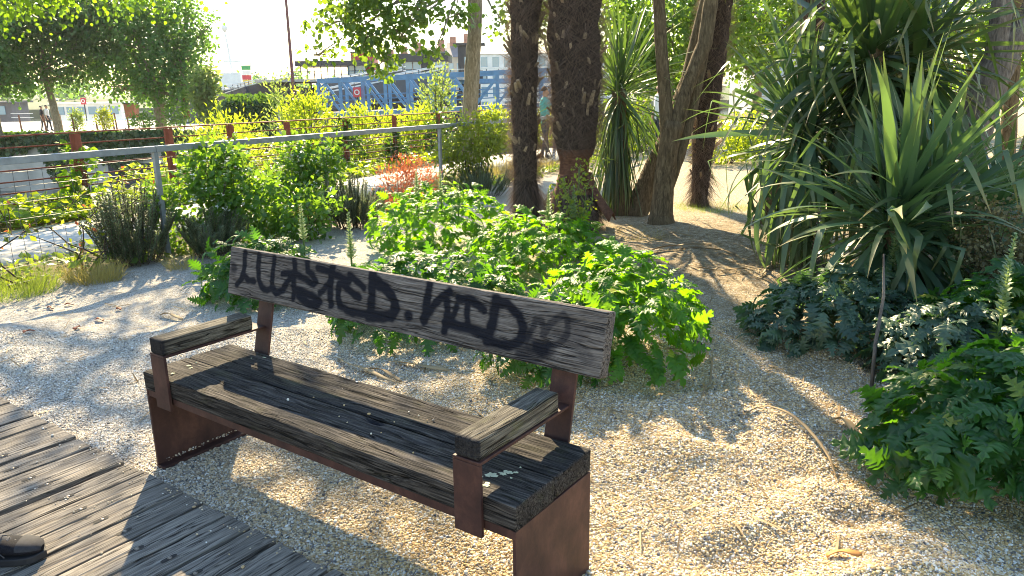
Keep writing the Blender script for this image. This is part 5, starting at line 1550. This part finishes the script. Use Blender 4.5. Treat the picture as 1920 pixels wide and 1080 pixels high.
MB().tube([(0, 0, -2.5), (0, 0, 2.6)], .05, 6).build('pole', 'white_paint', bn)
for k, m in enumerate(('yellow_paint', 'red_paint', 'white_paint', 'green_paint')):
    MB().box(-.85, -.06, -.015, .015, .35 + k * .42, .75 + k * .42).build('stripe', m, bn)
mp_ = empty('flag_mast', (-14.43, 52.00, 2.49), 'tall thin brown mast rising out of the picture over the gangways', 'mast')
MB().tube([(0, 0, -5), (0, 0, 0), (0, 0, 9)], [.12, .11, .07], 8).build('pole', 'mast_brown', mp_)
MB().box(-.25, .25, -.25, .25, -5.2, -5.0).build('base', 'mast_brown', mp_)
def boat(label, x, y, L, mats, cab):
    root = empty('boat', (x, y, -3.9), label, 'boat')
    MB().prism([(0, 0), (L - 1, 0), (L, 3.0), (-.4, 2.8)], 0, 4, 'y').build('hull', mats[0], root)
    MB().box(.6, L * .75, .6, 3.4, 2.9, 2.9 + cab).build('cabin', mats[1], root)
    n = int(L * .7 / 1.1)
    for k in range(n): MB().box(.9 + k * 1.1, 1.7 + k * 1.1, .5, .59, 2.9 + cab * .45, 2.9 + cab * .85).build('window', 'window_glass', root)
    MB().box(.3, L * .8, .3, 3.7, 2.902 + cab, 3.05 + cab).build('roof', mats[1], root)
    for z in (3.5, 3.9): MB().box(L * .75, L, .3, .35, z, z + .05).build('handrail', 'white_paint', root)
boat('white passenger boat with railings behind the far quay', -47, 78, 10, ('white_paint', 'white_paint'), 1.9)
boat('dark-cabined boat moored left of the white passenger boat', -58, 79, 9, ('white_paint', 'grey_clad'), 2.1)
boat('white boat at the far left behind the slender-trunked tree', -71, 80, 11, ('white_paint', 'white_paint'), 1.7)

# ivy-covered block by the water and ivy hanging down the quay wall
ib = MB(); ib.box(-10.75, -9.1, 29.6, 30.6, -4.4, 1.25)
io = ib.build('ivy_block', 'concrete_wall'); tag(io, 'square wall stub wholly overgrown with dark ivy', 'wall')
n = 2600
P = np.stack([RNG.uniform(-10.95, -8.95, n), RNG.uniform(29.35, 29.62, n), RNG.uniform(-.6, 1.42, n)], -1)
P[:500, 2] = RNG.uniform(1.2, 1.65, 500); P[:500, 1] = RNG.uniform(29.4, 30.6, 500)
scatter('foliage', LEAF6, P, RNG.normal(size=(n, 3)) * .5 + np.array([0, 0, -1]), np.tile([[0, -1., .5]], (n, 1)) + RNG.normal(size=(n, 3)) * .4, RNG.uniform(.09, .17, n), 'ivy', io, kind='stuff')
n = 9000
x = RNG.uniform(-46, -14, n)
dep = 1.0 + 1.5 * np.maximum(0, vnoise(np.stack([x * .55, x * 0, x * 0], -1), 77) + .25) + .5 * vnoise(np.stack([x * 2.2, x * 0, x * 0], -1), 78)
P = np.stack([x, RNG.uniform(45.55, 45.9, n), -.35 - RNG.random(n) ** 1.3 * np.maximum(.3, dep)], -1)
scatter('ivy', LEAF6, P, RNG.normal(size=(n, 3)) * .5 + np.array([0, 0, -1]), np.tile([[0, -1., .5]], (n, 1)) + RNG.normal(size=(n, 3)) * .4, RNG.uniform(.16, .32, n), 'ivy', qw, kind='stuff')

# things on the far quay
simple('stake', (0.16, 0.07, 0.04), .8, 0, .2, 4)
sm_ = MB().tube([(0, 0, -.1), (.01, 0, .6), (0, 0, 1.15)], [.055, .05, .045], 6).mesh('stake', 'stake')
for k, u in enumerate((-33.2, -32.9, -30.8, -30.5, -28.6, -28.2, -27.0, -26.75, -26.0, -25.6, -25.3, -24.9, -34.6, -31.6, -29.7)):
    o = bpy.data.objects.new('stake', sm_); o.location = (u, 48.4 + (k % 4) * 1.3, -.64); o.rotation_euler = (R((k * 7) % 5 - 2), R((k * 5) % 5 - 2), 0)
    tag(link(o), 'thin rust-brown stake standing on the far quay', 'stake', 'stakes on the far quay')
for (x, y, h, w, lab, mt) in ((*(-28.13, 50.00, 0.38)[:2], 1.3, .45, 'small pale sapling on the far quay right of the slender trunk', 'willow_pale'), (*(-25.24, 48.00, 0.28)[:2], 1.5, .5, 'dry greenish sapling on the far quay left of the large tree', 'photinia'),
                             (*(-20.14, 46.50, 0.26)[:2], 1.6, .9, 'dark shrub at the foot of the large far tree', 'tree_dark'), (*(-22.23, 46.50, 0.29)[:2], 1.2, .8, 'low dark shrub left of the large far tree trunk', 'tree_dark'), (*(-17.26, 46.50, 0.09)[:2], 1.5, .9, 'pale green shrub at the end of the far quay', 'willow_pale')):
    leafy('quay_shrub', lab, 'shrub', (x, y, -.64), [(0, 0, h * .6, w, w * .7, h * .45)], 700, .15, LEAF4, mt, 4, .02, 50, .12, upright=.3)
rp_ = empty('rusty_post', (-20.10, 48.00, 0.40), 'broad rusty post on the far quay under the large tree', 'post')
MB().box(-.16, .16, -.08, .08, -.15, 1.2).build('plate', 'rust_post', rp_)
MB().box(-.2, .2, -.12, .12, -.2, -.14).build('base', 'rust_post', rp_)
rb = empty('red_bin', (-24.46, 50.00, 0.40), 'small red bin on the far quay beside the large tree', 'bin')
MB().prism([(-.3, -.2), (.3, -.2), (.34, .7), (-.34, .7)], -.3, .3, 'y').build('body', 'brick_red', rb)
MB().box(-.38, .38, -.34, .34, .702, .78).build('lid', 'dark_clad', rb)

# ------------------------------------------------------------------ people
simple('skin', (0.42, 0.25, 0.17), .6, 0, .06, 5); simple('hair_dark', (0.035, 0.022, 0.015), .6, 0, .1, 20); simple('shirt_teal', (0.06, 0.42, 0.42), .85, 0, .1, 9); simple('trouser_dark', (0.035, 0.04, 0.055), .85, 0, .15, 9)
simple('shirt_blue', (0.36, 0.50, 0.68), .85, 0, .08, 9); simple('shorts_navy', (0.03, 0.05, 0.16), .85, 0, .1, 9); simple('shirt_white', (0.70, 0.72, 0.76), .85, 0, .06, 9); simple('shoe_tan', (0.35, 0.28, 0.19), .8, 0, .1, 9); simple('jacket_dark', (0.03, 0.032, 0.04), .85, 0, .1, 9)
def check():
    n = NT('sock_check'); c = n.n('TexChecker'); c.inputs['Scale'].default_value = 34
    c.inputs['Color1'].default_value = (.75, .75, .78, 1); c.inputs['Color2'].default_value = (.02, .03, .10, 1)
    n.l(n.coord('Object'), c.inputs['Vector']); n.base(c.outputs['Color']); n.set(Roughness=.9); MATS['sock_check'] = n.m
check()

def person(label, loc, rz, h, mats, arm='down', stride=.12, shoes='trouser_dark'):
    """one skinned body; region materials by nearest bone: 0 skin 1 top 2 legs 3 shoes 4 lower leg"""
    k = h / 1.75
    root = empty('person', loc, label, 'person', rz)
    J, E, Rd = [], [], []
    def v(x, y, z, r, parent=None, reg=1):
        J.append((x * k, y * k, z * k)); Rd.append(r * k)
        if parent is not None: E.append((parent, len(J) - 1, reg))
        return len(J) - 1
    pel = v(0, 0, .96, .135)
    wa = v(0, 0, 1.12, .125, pel, 1); ch = v(0, 0, 1.30, .145, wa, 1); nb = v(0, 0, 1.44, .085, ch, 1)
    nk = v(.005, 0, 1.50, .055, nb, 0); hd = v(.015, 0, 1.60, .085, nk, 0); ht = v(.01, 0, 1.69, .075, hd, 0); ns = v(.115, 0, 1.605, .014, hd, 0)
    for s in (-1, 1):
        hp = v(0, s * .09, .90, .095, pel, 2); kn = v(s * stride * .45 + .02, s * .095, .50, .062, hp, 2); an = v(s * stride - .02, s * .095, .09, .042, kn, 4)
        hl = v(s * stride - .06, s * .095, .045, .04, an, 3); to = v(s * stride + .15, s * .10, .035, .034, an, 3)
        sh = v(0, s * .17, 1.40, .066, nb, 1)
        up = arm == 'up' and s == 1
        el = v(.22 if up else -.02, s * (.24 if up else .23), 1.30 if up else 1.13, .046, sh, 1)
        wr = v(.36 if up else .05, s * .25, 1.16 if up else .90, .032, el, 0); pm = v(.42 if up else .075, s * .25, 1.12 if up else .82, .034, wr, 0)
        for f in range(4): v((.49 if up else .095) + .004 * f, s * .25 + (f - 1.5) * .021, (1.07 if up else .735) + .006 * abs(f - 1), .009, pm, 0)
        v((.44 if up else .12), s * .25 - s * .045, (1.08 if up else .79), .010, pm, 0)
    me = bpy.data.meshes.new('body'); me.from_pydata(J, [(a, b) for a, b, _ in E], [])
    tmp = bpy.data.objects.new('body_tmp', me); COL.objects.link(tmp)
    sk = tmp.modifiers.new('skin', 'SKIN'); sk.use_smooth_shade = True
    for i, r in enumerate(Rd): me.skin_vertices[0].data[i].radius = (r, r)
    me.skin_vertices[0].data[0].use_root = True
    tmp.modifiers.new('sub', 'SUBSURF').levels = 1
    dg = bpy.context.evaluated_depsgraph_get()
    bm = bpy.data.meshes.new_from_object(tmp.evaluated_get(dg))
    bpy.data.objects.remove(tmp, do_unlink=True)
    bm.materials.clear()
    for m in mats: bm.materials.append(MATS[m])
    n = len(bm.polygons)
    C = np.zeros(n * 3); bm.polygons.foreach_get('center', C); C = C.reshape(-1, 3)
    best = np.full(n, 9.0); reg = np.zeros(n, np.int32)
    Ja = np.array(J)
    for a, b, g in E:
        ab = Ja[b] - Ja[a]; t = np.clip(((C - Ja[a]) @ ab) / (ab @ ab), 0, 1)
        d = np.linalg.norm(C - Ja[a] - t[:, None] * ab, axis=1) - .5 * (Rd[a] + Rd[b]) * .6
        m = d < best; best[m] = d[m]; reg[m] = g
    bm.polygons.foreach_set('material_index', reg); bm.polygons.foreach_set('use_smooth', np.ones(n, bool))
    link(bpy.data.objects.new('body', bm), root)
    # hair cap
    th, ph = np.meshgrid(np.linspace(0, 2 * math.pi, 15)[:-1], np.linspace(0, 1.25, 6))
    V = np.stack([(-.008 + .098 * np.sin(ph) * np.cos(th) - .012) * k, .090 * k * np.sin(ph) * np.sin(th), (1.625 + .135 * np.cos(ph) - .03 * np.sin(ph) * (np.cos(th) < -.2)) * k], -1).reshape(-1, 3)
    i = np.arange(6 * 14).reshape(6, 14)
    F = np.stack([i[:-1], np.roll(i[:-1], -1, 1), np.roll(i[1:], -1, 1), i[1:]], -1).reshape(-1, 4)
    link(bpy.data.objects.new('hair', npmesh('hair', V, F[:, ::-1], 'hair_dark', True)), root)
    m = MB()
    for s in (-1, 1): m.tube([Vector((.098 * k, s * .032 * k, 1.622 * k)), Vector((.106 * k, s * .032 * k, 1.622 * k))], [.011 * k, .006 * k], 6)
    m.build('eyes', 'hair_dark', root)
    return root
adult = ['skin', 'shirt_teal', 'trouser_dark', 'shoe_tan', 'trouser_dark']
pa_ = person('person in a teal top and dark trousers with an arm held out, behind the palms', (0.80, 17.4, .02), R(20), 1.66, adult, 'up')
pc_ = person('child in a pale blue shirt, navy shorts and checked socks on the path', (1.02, 16.75, .02), R(200), 1.38, ['skin', 'shirt_blue', 'shorts_navy', 'shoe_tan', 'sock_check'], 'down', .16)
sk_ = empty('skateboard', (.80, 16.62, .42), 'brown skateboard held beside the child on the path', 'skateboard')
sk_.rotation_euler = (R(20), R(62), R(30))
MB().prism([(-.30, -.07), (-.34, -.03), (-.34, .03), (-.30, .07), (.30, .07), (.34, .03), (.34, -.03), (.30, -.07)], 0, .012, 'z').build('deck', 'bark_grey', sk_)
for x in (-.2, .2):
    for y in (-.07, .07): MB().tube([(x, y - .015, -.03), (x, y + .015, -.03)], .025, 8).build('wheel', 'white_paint', sk_)
person('dark-haired person in white seen behind the forked trunk', (3.62, 18.6, 0), R(200), 1.74, ['skin', 'shirt_white', 'trouser_dark', 'trouser_dark', 'trouser_dark'])
person('person in dark clothes walking on the far quay', (-31.52, 52.00, 0.58)[:2] + (-.64,), R(10), 1.7, ['skin', 'jacket_dark', 'trouser_dark', 'trouser_dark', 'trouser_dark'])
person('person in a white shirt walking on the far quay', (-31.16, 52.00, 0.57)[:2] + (-.64,), R(10), 1.75, ['skin', 'shirt_white', 'trouser_dark', 'trouser_dark', 'trouser_dark'])

# passer-by whose shoe shows at the lower left
pn = person('person in dark clothes whose black trainer shows at the lower left on the boards', (-1.98, 2.36, .034), R(4), 1.78, ['skin', 'jacket_dark', 'trouser_dark', 'trouser_dark', 'trouser_dark'], 'down', .06)
def shoemats():
    n = NT('shoe_black'); v = n.noise(n.coord('Object'), 220, 2)
    n.base(n.ramp(v, [(.35, (.005, .005, .008)), (.65, (.016, .016, .022))])); n.set(Roughness=.8, Specular_IOR_Level=.15); n.l(n.bump(v, .5, .002), n.b.inputs['Normal']); MATS['shoe_black'] = n.m
shoemats()
simple('sole', (0.018, 0.018, 0.022), .7, 0, .1, 40); simple('toe_mesh_highlight', (0.022, 0.022, 0.028), .8, 0, .2, 90); simple('lace', (0.07, 0.07, 0.08), .8, 0, .1, 60)
def shoe(root, x, y, ang):
    secs = [(-.115, .030, .075, .0), (-.10, .036, .085, 0), (-.04, .038, .088, 0), (.02, .041, .080, 0), (.07, .046, .066, 0), (.12, .048, .055, 0), (.155, .043, .048, 0), (.178, .030, .038, 0), (.188, .012, .026, 0)]
    seg = 14
    V = []
    for (sx, w, h, _) in secs:
        for k in range(seg):
            a = 2 * math.pi * k / seg
            c, s = math.cos(a), math.sin(a)
            yy = w * math.copysign(abs(c) ** .7, c)
            zz = .028 + (h * .5 - .006) * (1 + math.copysign(abs(s) ** .8, s))
            if zz > .05: yy *= 1 - 4.5 * (zz - .05)
            V.append((sx, yy, zz))
    n = len(secs)
    F = [(i * seg + k, i * seg + (k + 1) % seg, (i + 1) * seg + (k + 1) % seg, (i + 1) * seg + k) for i in range(n - 1) for k in range(seg)]
    F += [tuple(range(seg - 1, -1, -1)), tuple(range((n - 1) * seg, n * seg))]
    o = MB().add(V, F).build('shoe', 'shoe_black', root, True)
    o.modifiers.new('s', 'SUBSURF').levels = 1; o.modifiers['s'].render_levels = 2
    o.location = (x, y, 0); o.rotation_euler = (0, 0, ang)
    out = [(s[0], s[1] + .005) for s in secs]
    poly = [(a - .002, b) for a, b in out] + [(.198, 0)] + [(a - .002, -b) for a, b in out[::-1]]
    MB().prism(poly, .001, .028, 'z').build('sole', 'sole', o, bevel=.004)
    m = MB()
    for j in range(5):
        sx = .005 + j * .022
        zt = .112 - j * .0105
        m.tube([(sx, -.030, zt - .013), (sx + .008, 0, zt + .001), (sx + .016, .030, zt - .016)], .0036, 5); m.tube([(sx, .030, zt - .013), (sx + .008, 0, zt + .003), (sx + .016, -.030, zt - .016)], .0036, 5)
    m.build('laces', 'lace', o, True)
    cap = []
    for (sx, w, h) in ((.118, .0487, .0562), (.14, .0465, .0525), (.158, .0430, .0485), (.176, .0325, .0405), (.1885, .0135, .0275)):
        for a in np.linspace(0, math.pi, 9):
            c, s = math.cos(a), math.sin(a)
            zz = .029 + (h * .5 - .004) * (1 + s ** .8)
            yy = w * math.copysign(abs(c) ** .7, c)
            if zz > .05: yy *= 1 - 4.5 * (zz - .05)
            cap.append((sx, yy, zz))
    MB().add(cap, [(9 * i + k, 9 * i + k + 1, 9 * i + k + 10, 9 * i + k + 9) for i in range(4) for k in range(8)]).build('toe_cap', 'toe_mesh_highlight', o, True)  # lighter grey mesh, with the toe's highlight put into its colour
    MB().tube([(.016, -.046, .03), (.02, -.036, .075), (.05, -.038, .06), (.085, -.049, .035)], .002, 5).build('seam', 'lace', o, True)
    pts = [(.0, 0, .115), (-.005, -.025, .135), (.02, -.045, .125), (.045, -.04, .098), (.03, -.02, .112)]
    MB().tube(pts, .0028, 5).build('lace_bow', 'lace', o, True)
shoe(pn, .10, .10, R(0)); shoe(pn, -.02, -.10, R(4))
pn.location.x = -1.93; pn.location.y = 2.19

# ------------------------------------------------------------------ dead leaves and stalks lying on the gravel
def ribbon(name, label, pts, w, mat, lift=.0, cat='dry leaf', group=None):
    pts = [Vector((x, y, 0)) for x, y in pts]
    P = []
    for i in range(len(pts) - 1):
        for k in range(5): P.append(pts[i].lerp(pts[i + 1], k / 5))
    P.append(pts[-1])
    n = len(P)
    sm = [P[0]] + [(P[i - 1] + P[i] * 2 + P[i + 1]) / 4 for i in range(1, n - 1)] + [P[-1]]
    V, F = [], []
    c = sm[0]
    for i, p in enumerate(sm):
        t = i / (n - 1)
        d = (sm[min(i + 1, n - 1)] - sm[max(i - 1, 0)]).normalized()
        s = Vector((-d.y, d.x, .5 * math.sin(5 * t + len(pts))))
        z = float(height(p.x, p.y)) + .011 + lift * math.sin(math.pi * t)
        ww = w * (.35 + .65 * math.sin(math.pi * min(1, .12 + .88 * t)) ** .7) / 2
        for q in (-1, 0, 1):
            u = p + s * (ww * q) + Vector((0, 0, z + (.25 * ww if q else 0)))
            V.append(u - Vector((c.x, c.y, 0)))
        if i: F += [(3 * i - 3, 3 * i - 2, 3 * i + 1, 3 * i), (3 * i - 2, 3 * i - 1, 3 * i + 2, 3 * i + 1)]
    o = MB().add(V, F).build(name, mat, None, True)
    o.location = (c.x, c.y, 0)
    m = o.modifiers.new('s', 'SOLIDIFY'); m.thickness = .003
    return tag(o, label, cat, group)
leafmat('fallen_orange', (.40, .16, .04), (.60, .30, .08), (.5, .25, .05), .25, .6)
leafmat('fallen_red', (.22, .06, .03), (.38, .13, .06), (.4, .12, .05), .25, .6)
simple('dead_dark', (.035, .022, .018), .8, 0, .2, 30)
LIT = [('dry_stalk', 'forked brown stalk on the gravel behind the left armrest', [(-2.66, 5.44), (-2.57, 5.41), (-2.4, 5.24)], .03, 'dead_leaf', .02),
       ('dry_leaf', 'long pale dry leaf strip on the gravel seen behind the seat', [(-1.09, 4.4), (-0.96, 4.23), (-0.81, 4.09), (-0.65, 3.94)], .022, 'dead_leaf', .015),
       ('dry_leaf', 'brown dry leaf strip crossing the pale one behind the seat', [(-0.89, 4.18), (-0.75, 4.11), (-0.63, 3.96)], .03, 'dead_leaf', .02),
       ('dry_leaf', 'tan dry leaf under the acanthus fringe behind the seat', [(-0.73, 4.29), (-0.58, 4.21), (-0.37, 4.11)], .035, 'dead_leaf', .01),
       ('dry_leaf', 'orange-brown curved leaf past the acanthus mounds on sunlit gravel', [(1.01, 6.33), (1.16, 6.17), (1.24, 5.9), (1.33, 5.66)], .045, 'fallen_orange', .03),
       ('dry_stalk', 'long thin curved stalk on the open gravel left of the corner acanthus', [(1.14, 3.45), (1.27, 3.45), (1.37, 3.31), (1.4, 3.06), (1.39, 2.91)], .014, 'dead_leaf', .02),
       ('dry_leaf', 'dark curled leaf beside the rounded acanthus mound', [(1.05, 4.31), (1.11, 4.35), (1.14, 4.23)], .04, 'dead_dark', .03),
       ('dry_stalk', 'thin bent stalk between the rounded mound and bluish acanthus', [(1.17, 4.14), (1.05, 3.75), (0.93, 3.48)], .012, 'dead_leaf', .03),
       ('dry_frond', 'brown palm frond stalk lying before the forked trunk', [(1.24, 7.23), (1.59, 7.51), (2.06, 7.56)], .05, 'dead_leaf', .03),
       ('dry_frond', 'short brown frond piece touching the long stalk before the forked trunk', [(1.84, 7.44), (2.05, 7.23), (2.17, 7.1)], .035, 'dead_leaf', .02),
       ('dry_leaf', 'looped dry leaf strip left of the yucca skirt', [(2.2, 6.93), (2.4, 7.15), (2.34, 6.59), (2.12, 6.21)], .03, 'dead_leaf', .03),
       ('dry_leaf', 'dry leaf strip near the short leaning yucca stem', [(2.76, 7.94), (2.79, 7.38), (3.05, 7.49)], .035, 'dead_leaf', .03),
       ('dry_leaf', 'orange leaf at the bottom edge right of the bench', [(1.06, 2.24), (1.11, 2.23), (1.17, 2.22)], .03, 'fallen_orange', .01),
       ('dry_leaf', 'brown curled leaf tucked under the corner acanthus', [(1.54, 3.36), (1.59, 3.33), (1.61, 3.2)], .045, 'dead_leaf', .02),
       ('dry_leaf', 'tan strip on the gravel above the bluish acanthus', [(1.66, 5.07), (1.89, 5.19), (2.13, 5.32)], .02, 'dead_leaf', .02),
       ('dry_leaf', 'bent dry strip in the middle of the shaded clearing', [(1.63, 6.74), (1.79, 6.42), (2.09, 6.5)], .025, 'dead_leaf', .02),
       ('dry_leaf', 'dry strip at the foot of the forked trunk', [(1.43, 7.89), (1.81, 8.32), (2.01, 8.15)], .03, 'dead_leaf', .02)]
for nm, lab, pts_, w, m, lf in LIT: ribbon(nm, lab, pts_, w, m, lf, 'stalk' if 'stalk' in nm else ('frond' if 'frond' in nm else 'dry leaf'))
for k, (a, b) in enumerate((((-3.55, 5.74), (-3.47, 5.72)), ((-3.05, 5.27), (-2.98, 5.24)), ((-3.07, 5.02), (-3.07, 5.09)), ((-3.62, 5.64), (-3.54, 5.57)), ((-3.05, 5.58), (-3.01, 5.55)), ((-3.35, 4.9), (-3.30, 4.95)))):
    ribbon('fallen_leaf', 'small red-brown leaf on the dappled gravel left of the bench', [a, b], .035, 'fallen_red', .008, 'dry leaf', 'fallen leaves on the left gravel')
gs = empty('dry_stalk', (1.93, 4.02, 0), 'tall grey dead flower stalk leaning in front of the bluish acanthus', 'stalk')
MB().tube([(.0, -.25, .02), (.02, -.2, .25), (.06, -.15, .5), (.06, -.1, .72)], [.010, .010, .008, .004], 6).build('stem', 'bark_grey', gs, True)
MB().tube([(.02, -.2, .25), (.05, -.17, .33)], [.006, .002], 5).build('side_twig', 'bark_grey', gs, True)
# leaf litter too fine to count
n = 1500
q = RNG.normal(size=(n, 2)) * np.array([1.0, 1.3]) + np.array([2.4, 7.2])
q = np.concatenate([q, np.stack([RNG.uniform(-3.6, -.4, 160), RNG.uniform(3.4, 6.2, 160)], -1), np.stack([RNG.uniform(.3, 1.8, 90), RNG.uniform(2.2, 4, 90)], -1), RNG.normal(size=(350, 2)) * np.array([.9, .8]) + np.array([1.3, 4.2])]); n = len(q)
P = np.stack([q[:, 0], q[:, 1], height(q[:, 0], q[:, 1]) + .010], -1)
D = rand_unit(n) * np.array([1, 1, .12])
S = RNG.uniform(.03, .22, n)
tag(scatter('leaf_litter', BLADE, P, D, np.tile([[0, 0, 1.]], (n, 1)) + RNG.normal(size=(n, 3)) * .2, np.stack([RNG.uniform(.12, .35, n) * .9 * np.minimum(1, .12 / S + .4), S, S * .5], -1), 'dead_leaf'), 'fine dry leaf scraps strewn under the yuccas and palms', kind='stuff')
# ------------------------------------------------------------------ hazy air over the harbour
hz_n = bpy.data.materials.new('haze'); hz_n.use_nodes = True
hz_n.node_tree.nodes.remove(hz_n.node_tree.nodes['Principled BSDF'])
pvn = hz_n.node_tree.nodes.new('ShaderNodeVolumePrincipled')
pvn.inputs['Color'].default_value = (0.93, 0.95, 1.0, 1)
pvn.inputs['Density'].default_value = 0.0002
pvn.inputs['Anisotropy'].default_value = 0.35
hz_n.node_tree.links.new(pvn.outputs[0], hz_n.node_tree.nodes['Material Output'].inputs['Volume'])
hb = MB(); hb.box(-3050, 3050, -60, 5050, -8, 24)
tag(hb.build('haze', hz_n), 'thin bright haze hanging over the harbour', kind='stuff')
